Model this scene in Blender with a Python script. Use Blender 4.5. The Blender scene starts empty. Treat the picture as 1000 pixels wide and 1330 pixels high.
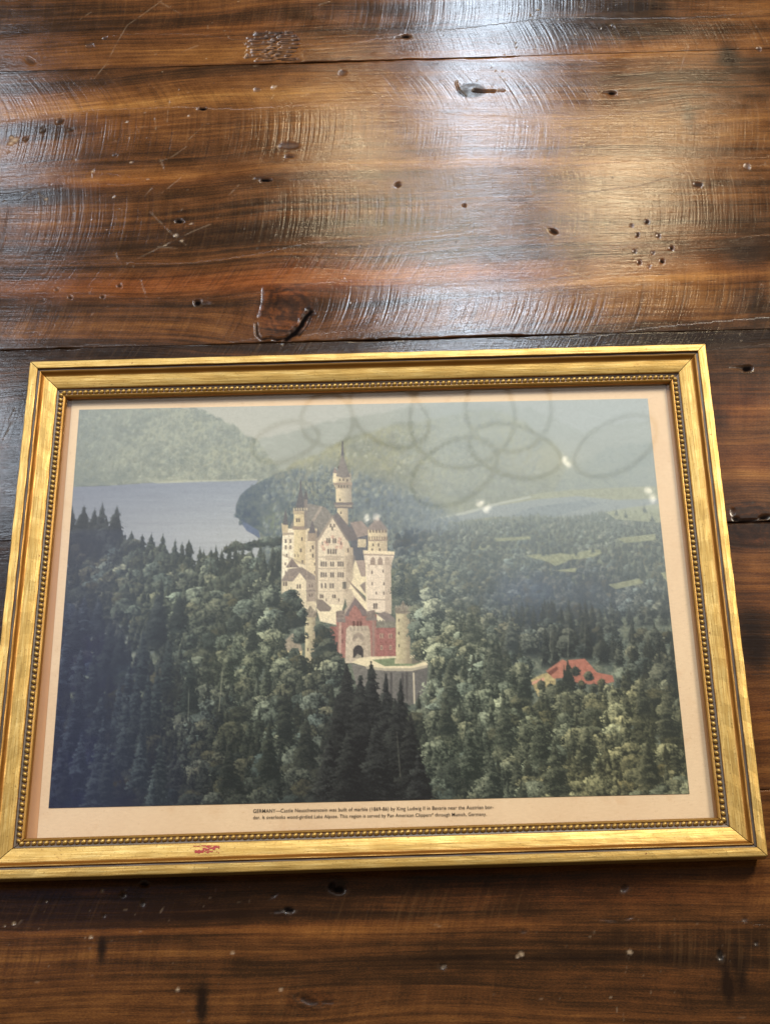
import bpy, bmesh, math
import numpy as np
from mathutils import Vector, Matrix, Euler

scene = bpy.context.scene
col = scene.collection

COOL = (0.74, 0.86, 1.0); WARM = (1.0, 0.80, 0.50)
CEIL = 1.4                                   # brightness of the lit ceiling at its far side
# name, where its glare shows (x, y), height, width, depth, brightness, colour
LAMPS = (('cool_window_light', 632, 60, 2.1, 0.16, 0.62, 62, COOL),
         ('cool_lamp_light', 610, 415, 2.1, 0.30, 0.10, 95, COOL),
         ('left_window_light', -10, 190, 2.0, 0.12, 0.22, 44, COOL),
         ('left_window_light', -25, 570, 2.0, 0.10, 0.30, 40, COOL),
         ('warm_lamp_light', 455, 205, 2.1, 0.09, 0.10, 120, WARM),
         ('warm_lamp_light', 800, 255, 2.1, 0.20, 0.15, 70, WARM),
         ('warm_lamp_light', 560, 290, 2.1, 0.24, 0.13, 20, WARM),
         ('warm_lamp_light', 880, 170, 2.1, 0.10, 0.10, 60, WARM))
CEIL_AXIS = 1; CEIL_RAMP = (0.08, 0.95, 0.0, 1.0); BLUE_AXIS = 0; BLUE_RAMP = (1.0, .68, 0.0, 1.0); BLUE = 0.36; KEY = 62; FILL = 9
WOOD_RAMP = [(.0, (.014, .007, .004)), (.25, (.034, .016, .007)), (.47, (.092, .036, .012)), (.72, (.180, .076, .021)), (1.0, (.32, .16, .045))]
SEAM_OPEN = .55
PAPER_A = (.76, .545, .365, 1); PAPER_B = (.84, .63, .435, 1)
INK_GAIN = np.array((1.05, 1.07, 1.13))

# ---------------------------------------------------------------- camera
FPX, CX, CY = 1907.3, 500.0, 665.0            # focal length and centre, in units of a 1000-wide sheet
TOP = 0.0145                                  # height of the frame's top face above the table
CAM_LOC = Vector((0.0204, -0.3211, 0.781 + TOP))
CAM_ROT = Euler((0.4424, 0.0223, -0.0187), 'XYZ')
cam = bpy.data.cameras.new('camera')
cam.sensor_fit = 'HORIZONTAL'; cam.sensor_width = 36.0; cam.lens = FPX / 1000 * 36.0
cam.clip_start = 0.01; cam.clip_end = 50
cam_ob = bpy.data.objects.new('camera', cam); col.objects.link(cam_ob)
cam_ob.location = CAM_LOC; cam_ob.rotation_euler = CAM_ROT
scene.camera = cam_ob
MROT = CAM_ROT.to_matrix()

def at(px, py, z=0.0):                        # a point of the photograph laid on the plane z
    d = MROT @ Vector(((px - CX) / FPX, -(py - CY) / FPX, -1.0))
    return CAM_LOC + d * ((z - CAM_LOC.z) / d.z)
def mirrored(px, py, plane, height):          # where the thing hangs whose reflection shows at that point
    d = MROT @ Vector(((px - CX) / FPX, -(py - CY) / FPX, -1.0))
    p = CAM_LOC + d * ((plane - CAM_LOC.z) / d.z)
    r = Vector((d.x, d.y, -d.z))
    return p + r * ((height - plane) / r.z)

# ---------------------------------------------------------------- light: an interior, lamps only
world = bpy.data.worlds.new('World'); scene.world = world
world.use_nodes = True
bg = world.node_tree.nodes['Background']
bg.inputs[0].default_value = (1.0, 0.86, 0.70, 1); bg.inputs[1].default_value = 0.16
scene.view_settings.view_transform = 'Standard'; scene.view_settings.look = 'None'
scene.view_settings.exposure = 0.0; scene.view_settings.gamma = 1.0
scene.view_settings.use_curve_mapping = False
try:
    scene.cycles.use_denoising = True
    scene.cycles.max_bounces = 8
except Exception: pass

def area_light(name, loc, target, sx, sy, radiance, colour):
    L = bpy.data.lights.new(name, 'AREA'); L.shape = 'RECTANGLE'; L.size = sx; L.size_y = sy
    L.energy = radiance * math.pi * sx * sy; L.color = colour
    o = bpy.data.objects.new(name, L); col.objects.link(o)
    o.location = loc
    o.rotation_euler = (Vector(target) - Vector(loc)).to_track_quat('-Z', 'Y').to_euler()
    return o
GLASS_TOP = 0.0055
# the pale lit ceiling beyond the frame, whose reflection veils the upper part of the glass; it falls off towards the viewer
c0 = mirrored(500, 1080, GLASS_TOP, 2.3); c1 = mirrored(500, 478, GLASS_TOP, 2.3)
ceil = area_light('ceiling_light', (0.1, (c0.y + c1.y) / 2, 2.3), (0.1, (c0.y + c1.y) / 2, 0), 3.2, c1.y - c0.y, CEIL, (0.93, 0.97, 1.0))
ceil.rotation_euler = (0, 0, 0)
ceil.data.use_nodes = True
nt = ceil.data.node_tree; em = nt.nodes['Emission']
gp = nt.nodes.new('ShaderNodeNewGeometry'); sp = nt.nodes.new('ShaderNodeSeparateXYZ'); mr = nt.nodes.new('ShaderNodeMapRange')
nt.links.new(gp.outputs['Parametric'], sp.inputs[0]); nt.links.new(sp.outputs[CEIL_AXIS], mr.inputs[0])
mr.interpolation_type = 'SMOOTHSTEP'
for q, v in enumerate(CEIL_RAMP): mr.inputs[q + 1].default_value = v
nt.links.new(mr.outputs[0], em.inputs['Strength'])
# a blue window high on the left, seen in the left side of the glass
b0 = mirrored(290, 900, GLASS_TOP, 2.2); b1 = mirrored(-260, 900, GLASS_TOP, 2.2); b2 = mirrored(100, 1180, GLASS_TOP, 2.2); b3 = mirrored(100, 690, GLASS_TOP, 2.2)
bw = area_light('blue_window_light', ((b0.x + b1.x) / 2, (b2.y + b3.y) / 2, 2.2), (0, 0, 0), b0.x - b1.x, b3.y - b2.y, BLUE, (0.30, 0.40, 1.0))
bw.rotation_euler = (0, 0, 0)
bw.data.use_nodes = True
nt = bw.data.node_tree; gp = nt.nodes.new('ShaderNodeNewGeometry'); sp = nt.nodes.new('ShaderNodeSeparateXYZ'); mr = nt.nodes.new('ShaderNodeMapRange')
nt.links.new(gp.outputs['Parametric'], sp.inputs[0]); nt.links.new(sp.outputs[BLUE_AXIS], mr.inputs[0]); mr.interpolation_type = 'SMOOTHSTEP'
for q, v in enumerate(BLUE_RAMP): mr.inputs[q + 1].default_value = v
nt.links.new(mr.outputs[0], nt.nodes['Emission'].inputs['Strength'])
# strong room lamp on the far right; unseen soft fill added on the left
area_light('key_lamp_light', (1.45, 1.35, 1.9), (0, 0, 0), 0.55, 0.55, KEY, (1.0, 0.88, 0.70))
area_light('added_fill_light', (-1.5, 0.9, 1.9), (0, 0, 0), 0.9, 0.9, FILL, (1.0, 0.93, 0.84))
# shop lamps whose glare lies on the varnish
for name, px, py, h, sx, sy, rad, c in LAMPS:
    area_light(name, mirrored(px, py, 0, h), at(px, py), sx, sy, rad, c)

# ---------------------------------------------------------------- printed picture (flat print, painted as numbers)
def h2(ix, iy, seed):
    h = (ix.astype(np.int64) * 374761393 + iy.astype(np.int64) * 668265263 + seed * 1274126177) & 0x7fffffff
    h = ((h ^ (h >> 13)) * 1274126177) & 0x7fffffff
    h = ((h ^ (h >> 15)) * 69069) & 0x7fffffff
    return ((h ^ (h >> 16)) & 0xffff) / 65535.0
def vnoise(x, y, seed=0):
    ix = np.floor(x); iy = np.floor(y); fx = x - ix; fy = y - iy
    ix = ix.astype(np.int64); iy = iy.astype(np.int64)
    fx = fx * fx * (3 - 2 * fx); fy = fy * fy * (3 - 2 * fy)
    a = h2(ix, iy, seed); b = h2(ix + 1, iy, seed); c = h2(ix, iy + 1, seed); d = h2(ix + 1, iy + 1, seed)
    return (a + (b - a) * fx) * (1 - fy) + (c + (d - c) * fx) * fy
def fbm(x, y, seed=0, oct=4, gain=.5):
    s = 0; a = 1; t = 0
    for k in range(oct):
        s = s + a * vnoise(x * 2 ** k + 17.3 * k, y * 2 ** k + 5.1 * k, seed + k); t += a; a *= gain
    return s / t
def homography(src, dst):
    A = []
    for (x, y), (u, v) in zip(src, dst):
        A.append([x, y, 1, 0, 0, 0, -u * x, -u * y, -u]); A.append([0, 0, 0, x, y, 1, -v * x, -v * y, -v])
    return np.linalg.svd(np.array(A, float))[2][-1].reshape(3, 3)

PW, PH = 760, 536
def paint_picture():
    rng = np.random.default_rng(7)
    # the artwork is laid out on a sketch sheet; Hm turns sketch points into canvas points
    Hm = homography([(103, 532), (841, 517.5), (895.5, 1031.5), (63, 1050)], [(0, 0), (PW, 0), (PW, PH), (0, PH)])
    Hi = np.linalg.inv(Hm)
    def P(x, y):
        w = Hm[2, 0] * x + Hm[2, 1] * y + Hm[2, 2]
        return (Hm[0, 0] * x + Hm[0, 1] * y + Hm[0, 2]) / w, (Hm[1, 0] * x + Hm[1, 1] * y + Hm[1, 2]) / w
    yy, xx = np.mgrid[0:PH, 0:PW] + 0.5
    w = Hi[2, 0] * xx + Hi[2, 1] * yy + Hi[2, 2]
    SX = (Hi[0, 0] * xx + Hi[0, 1] * yy + Hi[0, 2]) / w
    SY = (Hi[1, 0] * xx + Hi[1, 1] * yy + Hi[1, 2]) / w
    img = np.zeros((PH, PW, 3))
    def coverage(pts):
        q = np.array([P(*p) for p in pts])
        x0 = max(int(q[:, 0].min()) - 1, 0); x1 = min(int(q[:, 0].max()) + 2, PW)
        y0 = max(int(q[:, 1].min()) - 1, 0); y1 = min(int(q[:, 1].max()) + 2, PH)
        if x1 <= x0 or y1 <= y0: return None
        n = 3
        gx = x0 + (np.arange((x1 - x0) * n) + .5) / n; gy = y0 + (np.arange((y1 - y0) * n) + .5) / n
        ins = np.zeros((len(gy), len(gx)), bool)
        for i in range(len(q)):
            ax, ay = q[i]; bx, by = q[(i + 1) % len(q)]
            if ay == by: continue
            c = (gy > min(ay, by)) & (gy <= max(ay, by))
            xs = ax + (gy - ay) * (bx - ax) / (by - ay)
            ins ^= c[:, None] & (gx[None, :] < xs[:, None])
        m = ins.reshape(y1 - y0, n, x1 - x0, n).mean((1, 3))
        return slice(y0, y1), slice(x0, x1), m
    def poly(pts, col, tex=0.0, alpha=1.0, grad=None):
        r = coverage(pts)
        if r is None: return
        ys, xs, m = r
        c = np.ones(m.shape + (3,)) * np.array(col, float)
        if grad is not None:      # colour across the piece, left to right
            t = np.clip((xx[ys, xs] - xx[ys, xs].min()) / max(np.ptp(xx[ys, xs]), 1), 0, 1)[..., None]
            c = c * (1 - t) + np.array(grad, float) * t
        if tex: c = c * (1 + tex * (fbm(xx[ys, xs] * .45, yy[ys, xs] * .45, 91, 3)[..., None] - .5) * 2)
        m = (m * alpha)[..., None]
        img[ys, xs] = img[ys, xs] * (1 - m) + c * m
    def lerp(a, b, t): return np.asarray(a, float) * (1 - t) + np.asarray(b, float) * t
    def fill(mask, col): img[:] = img * (1 - mask[..., None]) + col * mask[..., None]
    def below(pts, soft=1.0, rough=0.0, scale=.12, seed=3):      # mask of all that lies under a ridge line
        px, py = zip(*pts)
        ln = np.interp(SX, px, py)
        if rough: ln = ln + rough * (fbm(SX * scale, SX * 0 + seed, seed, 4) - .5) * 2
        return np.clip((SY - ln) / soft, 0, 1)
    n1 = fbm(SX * .03, SY * .05, 11, 5); n2 = fbm(SX * .16, SY * .2, 12, 4); n3 = fbm(SX * .45, SY * .5, 13, 3)
    N1 = n1[..., None]; N2 = n2[..., None]; N3 = n3[..., None]
    LX, LY, LZ = -.42, -.72, .55
    def clump(cx, cy, rx, ry, lit, dark, seed, rag=.5):
        x0 = max(int(cx - rx * 1.4), 0); x1 = min(int(cx + rx * 1.4) + 2, PW); y0 = max(int(cy - ry * 1.4), 0); y1 = min(int(cy + ry * 1.4) + 2, PH)
        if x1 <= x0 or y1 <= y0: return
        X = xx[y0:y1, x0:x1]; Y = yy[y0:y1, x0:x1]
        u = (X - cx) / rx; v = (Y - cy) / ry; r = np.sqrt(u * u + v * v)
        nz = LEAF[y0:y1, x0:x1] if seed % 2 else LEAF2[y0:y1, x0:x1]
        m = np.clip((1.0 + rag * (nz - .5) * 2 - r) * min(rx, ry) * .7, 0, 1)
        z = np.sqrt(np.clip(1 - r * r, 0, 1))
        s = np.clip(.16 + .66 * (u * LX + v * LY + z * LZ) + .95 * (nz - .5), 0, 1.15)[..., None]
        c = dark * (1 - s) + lit * s
        img[y0:y1, x0:x1] = img[y0:y1, x0:x1] * (1 - m[..., None]) + c * m[..., None]
    LEAF = np.clip((fbm(xx * .42, yy * .5, 51, 3, .65) - .5) * 1.7 + .5, 0, 1)
    LEAF2 = np.clip((fbm(xx * .3 + 40, yy * .36, 77, 3, .7) - .5) * 1.7 + .5, 0, 1)
    # sky and hazy far ranges
    img[:] = lerp((176, 170, 156), (168, 168, 162), np.clip((SX - 300) / 500, 0, 1)[..., None])
    m = below([(60, 600), (330, 572), (420, 548), (520, 530), (600, 520), (690, 528), (760, 560), (800, 548), (900, 540)], 4, 4)
    fill(m, np.array((150, 150, 138)) + (N1 - .5) * 26 + (N2 - .5) * 14)
    m = below([(60, 400), (103, 528), (235, 528), (262, 531), (282, 541), (303, 551), (318, 562), (335, 570), (352, 592), (372, 612), (420, 640)], 1.5, 4, .2, 5)
    c = lerp((104, 110, 104), (148, 148, 130), np.clip((n2 * .9 + n1 * .7 - .42) * 2.0, 0, 1)[..., None]) + (N3 - .5) * 34
    c = lerp(c, (96, 104, 106), np.clip(1 - (SX - 95) / 120, 0, 1)[..., None] * .6)
    fill(m, c)
    for (ax, ay, r) in [(175, 575, 12), (195, 565, 8), (245, 545, 12), (165, 595, 14), (255, 556, 14), (290, 600, 25), (300, 585, 20)]:
        g = np.exp(-(((SX - ax) / r) ** 2 + ((SY - ay) / (r * .55)) ** 2)) * np.clip(n2 * 2 - .6, 0, 1)
        fill(g * .55, np.array((164, 160, 128.)))
    # central hill and the ranges to the right
    m = below([(60, 700), (330, 640), (360, 610), (420, 585), (455, 566), (500, 552), (560, 540), (610, 530), (660, 535), (700, 560), (735, 590), (770, 612), (820, 628), (900, 640)], 6, 7, .06, 8)
    c = lerp((104, 106, 90), (158, 152, 116), np.clip(n1 * 1.4 + n2 * .7 - .55, 0, 1)[..., None]) + (N3 - .5) * 30
    fill(m, c)
    m = below([(60, 700), (690, 700), (735, 605), (765, 592), (800, 578), (835, 572), (900, 570)], 5, 5, .1, 9)
    fill(m * .8, lerp((112, 120, 118), (140, 142, 126), N2) + (N3 - .5) * 12)
    g = np.exp(-(((SX - 690) / 60) ** 2 + ((SY - 598) / 22) ** 2)); fill(g * .5, np.array((172, 156, 110.)))
    g = np.exp(-(((SX - 640) / 70) ** 2 + ((SY - 640) / 22) ** 2)); fill(g * .5, lerp((92, 96, 92), (120, 122, 104), N2))
    # blue slopes straight behind the castle
    m = below([(60, 800), (300, 690), (315, 648), (345, 622), (385, 602), (420, 592), (455, 596), (490, 606), (530, 620), (560, 636), (590, 656), (620, 680), (900, 760)], 26, 10, .05, 21)
    c = lerp((84, 94, 100), (132, 134, 118), np.clip(n2 * 1.3 + n3 * .5 - .45, 0, 1)[..., None]) + (N3 - .5) * 26
    c = lerp(c, (88, 102, 130), (np.exp(-(((SX - 505) / 50) ** 2 + ((SY - 650) / 34) ** 2)) * .5)[..., None])
    fill(m * .9, c)
    # lake on the left, reaching to the promontory
    poly([(60, 640), (95, 633), (150, 631), (205, 627), (260, 625), (338, 624), (330, 634), (316, 642), (309, 655), (308, 668), (318, 684), (338, 700), (345, 730), (60, 760)], (0, 0, 0))
    lk = coverage([(60, 640), (95, 633), (150, 631), (205, 627), (260, 625), (338, 624), (330, 634), (316, 642), (309, 655), (308, 668), (318, 684), (338, 700), (345, 730), (60, 760)])
    ys, xs, mm = lk
    t = np.clip((SY[ys, xs] - 630) / 65, 0, 1)[..., None]; u = np.clip((SX[ys, xs] - 90) / 220, 0, 1)[..., None]
    c = lerp(lerp((112, 116, 134), (132, 137, 150), u), lerp((134, 136, 146), (164, 165, 168), u), t)
    c = c + (fbm(SX[ys, xs] * .02, SY[ys, xs] * .5, 31, 3)[..., None] - .5) * 14
    img[ys, xs] = img[ys, xs] * (1 - mm[..., None]) + c * mm[..., None]
    poly([(198, 627), (230, 624.5), (300, 623.5), (336, 622.5), (336, 624.5), (260, 626.5), (205, 628.5)], (176, 172, 146), .2, .8)
    poly([(308, 668), (311, 658), (322, 674), (338, 690), (340, 700), (322, 690)], (84, 96, 124), .1, .9)
    # dark promontory wood
    pr = coverage([(308, 672), (308, 660), (313, 645), (322, 636), (338, 627), (360, 616), (390, 608), (390, 700), (350, 700), (338, 690), (322, 680)])
    ys, xs, mm = pr
    c = lerp((54, 66, 84), (98, 106, 100), np.clip(n2[ys, xs] * 1.2 + n3[ys, xs] * .6 - .5 + (SX[ys, xs] - 335) / 120, 0, 1)[..., None])
    img[ys, xs] = img[ys, xs] * (1 - mm[..., None]) + c * mm[..., None]
    for q in range(70):
        t = rng.random(); X = np.interp(t, [0, .15, .3, .45, .7, 1], [309, 308, 313, 324, 345, 385]); Y = np.interp(t, [0, .15, .3, .45, .7, 1], [674, 660, 646, 635, 624, 610])
        cx, cy = P(X + rng.uniform(-1, 9), Y + rng.uniform(-1, 10)); clump(cx, cy, rng.uniform(1.6, 3.4), rng.uniform(1.8, 4.), np.array((92, 102, 104.)), np.array((56, 68, 84.)), int(q), .8)
    g = np.exp(-(((SX - 358) / 14) ** 2 + ((SY - 678) / 16) ** 2)); fill(g * .55, lerp((110, 120, 92), (158, 160, 120), N3))
    # river and fields on the right
    poly([(560, 676), (600, 668), (640, 656), (690, 645), (740, 641), (800, 640), (860, 640), (864, 668), (780, 672), (700, 670), (640, 672), (600, 678)], (134, 138, 138), .05)
    poly([(640, 655), (690, 643), (740, 637), (800, 634), (862, 632), (862, 648), (800, 650), (750, 645), (700, 649), (650, 657)], (146, 142, 108), .2)
    poly([(560, 676), (605, 665), (650, 653), (690, 645), (692, 647), (650, 656), (605, 669)], (186, 182, 164), .1)
    poly([(690, 660), (760, 650), (780, 655), (720, 672), (650, 676)], (108, 116, 122), .2, .7)
    # valley forest
    m = below([(60, 900), (520, 720), (560, 690), (600, 676), (650, 672), (700, 668), (740, 672), (775, 664), (830, 662), (900, 664)], 3, 5, .5, 22)
    c = lerp((76, 84, 80), (122, 124, 104), np.clip(n2 * 1.2 + n3 * .6 - .5, 0, 1)[..., None]) + (N3 - .5) * 30
    fill(m, c)

    # ------------------------------------------------------------ trees: crowns of shaded leaf clumps
    lit_pts = np.array([  # x, y, lit rgb, dark rgb
        (110, 690, 66, 72, 78, 28, 33, 46), (90, 850, 50, 56, 82, 24, 28, 52), (100, 1000, 44, 50, 78, 22, 27, 52),
        (220, 740, 112, 118, 98, 40, 48, 50), (220, 800, 118, 124, 98, 34, 42, 44), (230, 950, 82, 88, 80, 24, 30, 38),
        (200, 1010, 52, 58, 62, 22, 27, 40), (320, 760, 108, 114, 92, 38, 46, 46), (320, 860, 140, 144, 110, 36, 44, 40),
        (330, 960, 88, 94, 76, 24, 31, 32), (330, 1020, 60, 66, 58, 20, 26, 28), (480, 960, 62, 64, 56, 20, 22, 26), (470, 1030, 46, 48, 46, 18, 20, 25),
        (600, 830, 156, 158, 122, 44, 52, 46), (640, 900, 132, 136, 104, 34, 42, 38), (600, 980, 126, 132, 104, 32, 40, 36),
        (600, 1030, 96, 102, 82, 28, 35, 34), (680, 720, 116, 122, 108, 70, 80, 84), (760, 690, 112, 116, 98, 70, 78, 78),
        (690, 770, 92, 100, 106, 58, 68, 84), (760, 770, 88, 94, 98, 54, 62, 72), (840, 720, 108, 112, 96, 62, 70, 72),
        (740, 830, 84, 88, 76, 30, 36, 38), (840, 850, 104, 106, 86, 34, 40, 40), (700, 950, 120, 124, 92, 32, 38, 34),
        (800, 930, 152, 146, 98, 40, 44, 36), (850, 990, 142, 138, 94, 36, 40, 34), (780, 1020, 158, 150, 96, 40, 42, 34),
        (560, 740, 120, 124, 100, 60, 70, 74), (630, 700, 112, 116, 98, 62, 70, 72), (520, 700, 92, 100, 106, 58, 68, 80)], float)
    def tones(x, y):
        wgt = 1 / (((lit_pts[:, 0] - x) ** 2 + ((lit_pts[:, 1] - y) * 1.3) ** 2) + 60.) ** 1.4
        v = (lit_pts[:, 2:] * wgt[:, None]).sum(0) / wgt.sum()
        g = v[:3].mean(); return (v[:3] * .78 + g * .22) * 1.0 + 6, v[3:] * .95 + 4
    def crown(cx, top, h, w, lit, dark, kind, soft=1.0):
        """one tree, seen as a mass of leaves: cx, top in canvas px, h tall, w half as wide"""
        x0 = max(int(cx - w * 1.35), 0); x1 = min(int(cx + w * 1.35) + 2, PW); y0 = max(int(top - 2), 0); y1 = min(int(top + h) + 2, PH)
        if x1 - x0 < 2 or y1 - y0 < 2: return
        ox, oy = int(rng.integers(0, 512)), int(rng.integers(0, 512))
        hh, ww = y1 - y0, x1 - x0
        a = np.arange(hh)[:, None]; b = np.arange(ww)[None, :]
        fine = NF[(a + oy) % 1024, (b + ox) % 1024]; mid = NM[(a + oy) % 1024, (b + ox) % 1024]
        X = xx[y0:y1, x0:x1]; Y = yy[y0:y1, x0:x1]
        t = np.clip((Y - top) / h, 0, 1)
        if kind == 0:                        # fir: tiers of drooping branches
            tier = NB[(oy + (a * 1.0 + np.abs(X - cx) * -.35).astype(int)) % 1024, (ox + (b // 4)) % 1024]
            hw = w * (.06 + .94 * t ** .85) * (.62 + .62 * tier)
            u = (X - cx) / np.maximum(hw, .6)
            s = .46 + .8 * (tier - .5) - .40 * u - .55 * t + .65 * (fine - .5)
            m = (1.05 - np.abs(u) + .5 * (fine - .5)) * np.maximum(hw, 1.) * .8
        else:                                # broadleaf: bulging masses of foliage
            q = 2 * t - 1
            hw = w * np.sqrt(np.clip(1 - np.abs(q) ** 2.4, 0, 1)) * (.72 + .56 * mid)
            u = (X - cx) / np.maximum(hw, .6)
            s = .74 + .95 * (mid - .5) - .38 * u - 1.05 * t + .8 * (fine - .5)
            m = (1.05 - np.abs(u) + .6 * (fine - .5)) * np.maximum(hw, 1.) * .7
        m = np.clip(m, 0, 1) * np.clip((1.02 - t) * 6, 0, 1) * soft
        s = np.clip(s, 0, 1.2)[..., None]; m = m[..., None]
        img[y0:y1, x0:x1] = img[y0:y1, x0:x1] * (1 - m) + (dark * (1 - s) + lit * s) * m
    ax_ = np.arange(1024.)[None, :] + np.zeros((1024, 1)); ay_ = np.arange(1024.)[:, None] + np.zeros((1, 1024))
    st = lambda a, k: np.clip((a - .5) * k + .5, 0, 1)
    NF = st(fbm(ax_ * .55, ay_ * .6, 401, 2, .6), 1.5); NM = st(fbm(ax_ * .16, ay_ * .19, 402, 3, .55), 1.6); NB = st(fbm(ax_ * .3, ay_ * .36, 403, 2, .5), 1.7)
    def patch(x, y): return (1 - .22 * np.clip((250 - x) / 110, 0, 1) * np.clip((y - 760) / 110, 0, 1)) * (.62 + .76 * float(fbm(np.array([x / 38.]), np.array([y / 46.]), 55, 2)[0]))
    def broadleaf(x, y, r, gain=1.0):        # x, y: middle of the crown on the sketch sheet
        cx, cy = P(x, y); lit, dark = tones(x, y); k = rng.uniform(.72, 1.15) * gain * patch(x, y)
        tint = rng.uniform(-6, 6); lit = lit * k + np.array((tint, 0, -tint))
        crown(cx, cy - r * 1.1, r * 2.5, r * 1.05, lit, dark * .92, 1)
    def conifer(x, y, h, wd, gain=1.0):      # x, y: tip of the tree
        cx, cy = P(x, y); lit, dark = tones(x, y + h * .4); k = rng.uniform(.62, .95) * gain * patch(x, y)
        crown(cx, cy, h, wd * 1.05, dark + (lit * k - dark) * .9, dark * .9, 0)
    def small_crowns(x0, x1, top, y1, step, r0, lit, dark):      # far woods: many tiny crowns under a ridge line
        for y in np.arange(500, y1, step):
            for x in np.arange(x0, x1, step * 1.15):
                X = x + rng.uniform(-step, step) * .6; Y = y + rng.uniform(-step, step) * .5
                if Y < top(X) + r0: continue
                k = rng.uniform(.78, 1.14); cx, cy = P(X, Y)
                r1 = r0 * rng.uniform(.8, 1.4); crown(cx, cy - r1, r1 * 2.6, r1, np.array(lit, float) * k, np.array(dark, float) * (k * .5 + .5), int(rng.random() < .5), .9)
    # woods on the far slopes
    keep = img.copy()
    def ridge(pts): a, b = zip(*pts); return lambda x: np.interp(x, a, b)
    small_crowns(95, 350, ridge([(95, 530), (235, 528), (262, 531), (303, 551), (335, 572), (352, 600)]), 622, 5.5, 2.6, (156, 156, 136), (108, 114, 108))
    small_crowns(360, 700, ridge([(360, 612), (420, 587), (500, 556), (610, 534), (660, 540), (700, 566)]), 640, 6.0, 2.8, (164, 158, 134), (122, 124, 112))
    img[:] = keep * .25 + img * .75
    small_crowns(345, 620, ridge([(300, 700), (330, 636), (385, 608), (440, 600), (500, 622), (560, 645), (620, 690)]), 740, 6.0, 3.0, (136, 140, 128), (86, 96, 104))
    lk2 = np.clip((SX - 330) / 14, 0, 1)[..., None]; img[:] = np.where((SY > 622)[..., None], keep * (1 - lk2) + img * lk2, img)
    # small trees of the valley, far to near
    for y in np.arange(674, 800, 5.0):
        sz = 2.4 + (y - 674) * .035
        for x in np.arange(530, 880, sz * 2.1):
            X = x + rng.uniform(-3, 3); Y = y + rng.uniform(-3, 3)
            if Y < np.interp(X, [530, 600, 700, 880], [690, 682, 672, 668]): continue
            if rng.random() < .35: conifer(X, Y - sz * 2, sz * 4.2, sz * 1.05, .95)
            else: broadleaf(X, Y, sz * rng.uniform(.8, 1.25))
    for pts in ([(684, 722), (700, 720), (715, 721), (728, 719), (742, 721), (760, 716), (770, 715), (779, 714), (782, 719), (774, 723), (765, 725), (752, 727), (742, 727), (730, 733), (722, 736), (714, 731), (705, 728), (694, 726)],
                [(787, 666), (815, 660), (858, 655), (860, 680), (835, 678), (800, 675)], [(858, 745), (868, 742), (870, 762)], [(640, 700), (690, 697), (690, 701), (645, 704)], [(600, 712), (640, 708), (650, 712), (610, 717)], [(720, 742), (750, 738), (748, 744)], [(790, 760), (830, 752), (836, 758), (800, 766)], [(800, 700), (850, 694), (852, 702), (812, 706)]):
        poly(pts, (158, 156, 116), .25, .72)
    for x, y in ((706, 716), (712, 715), (722, 713), (748, 716), (770, 712), (744, 729), (700, 731), (800, 664), (812, 667), (836, 660), (846, 672)):
        conifer(x, y - 4, 12, 3.2, .8)
    g = np.exp(-(((SX - 680) / 80) ** 2 + ((SY - 768) / 26) ** 2)); fill(g * .24, np.array((92, 104, 128.)))
    g = np.exp(-(((SX - 800) / 60) ** 2 + ((SY - 775) / 22) ** 2)); fill(g * .16, np.array((88, 98, 116.)))
    g = np.exp(-(((SX - 560) / 40) ** 2 + ((SY - 700) / 40) ** 2)); fill(g * .3, np.array((84, 96, 116.)))
    # hillside trees right behind the castle
    for y in np.arange(690, 770, 7.0):
        for x in np.arange(522, 640, 9.0):
            if y > 690 + abs(x - 560) * .1: broadleaf(x + rng.uniform(-4, 4), y + rng.uniform(-3, 3), rng.uniform(4, 6.5), .95)
    # left wood: skyline first, then downwards
    for x, y, h, wd in ((94, 660, 60, 14), (110, 658, 60, 16), (124, 662, 60, 15), (134, 655, 70, 13), (153, 659, 60, 17), (148, 672, 60, 18), (104, 672, 60, 18), (139, 672, 60, 16),
                        (172, 692, 46, 14), (186, 696, 46, 15), (198, 694, 50, 13), (213, 696, 50, 13), (229, 702, 46, 10), (238, 706, 44, 10), (247, 703, 44, 14),
                        (266, 716, 36, 10), (276, 714, 36, 12), (290, 716, 36, 10), (206, 712, 46, 14), (160, 696, 46, 15)):
        conifer(x, y, h, wd, .95)
    for x in np.arange(296, 372, 6.0): broadleaf(x, 712 - (x - 296) * .12 + rng.uniform(-3, 3), rng.uniform(4, 6), .85)
    for y in np.arange(706, 800, 7.5):
        r = 6.5 + (y - 700) * .06
        for x in np.arange(70, 372, r * 1.45):
            X = x + rng.uniform(-4, 4); Y = y + rng.uniform(-4, 4)
            if Y < np.interp(X, [70, 165, 200, 250, 300, 372], [690, 690, 716, 728, 722, 716]): continue
            if rng.random() < .52: conifer(X, Y - r * 1.9, r * 4.2, r * 1.0)
            else: broadleaf(X, Y, r * rng.uniform(.6, 1.35))
    for x, y in ((356, 722), (362, 716), (345, 720)): conifer(x, y, 40, 6, .8)

    # ------------------------------------------------------------ the castle, drawn on a finer sketch sheet
    Z = 3.695
    def K(pts): return [(350 + a / Z, 560 + b / Z) for a, b in pts]
    def kp(pts, col, tex=.05, alpha=1., grad=None): poly(K(pts), col, tex * 1.0 + .015, alpha, grad)
    def box(a, b, c, d, col, tex=.05, alpha=1., grad=None): kp([(a, b), (c, b), (c, d), (a, d)], col, tex, alpha, grad)
    CR = (238, 223, 198); SH = (162, 146, 128); RF = (128, 121, 114); WN = (74, 64, 62)
    def wins(lst, wd=7, ht=20, col=WN):
        for a, b in lst: box(a - wd / 2, b - ht / 2, a + wd / 2, b + ht / 2, col, 0, .85)
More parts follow.
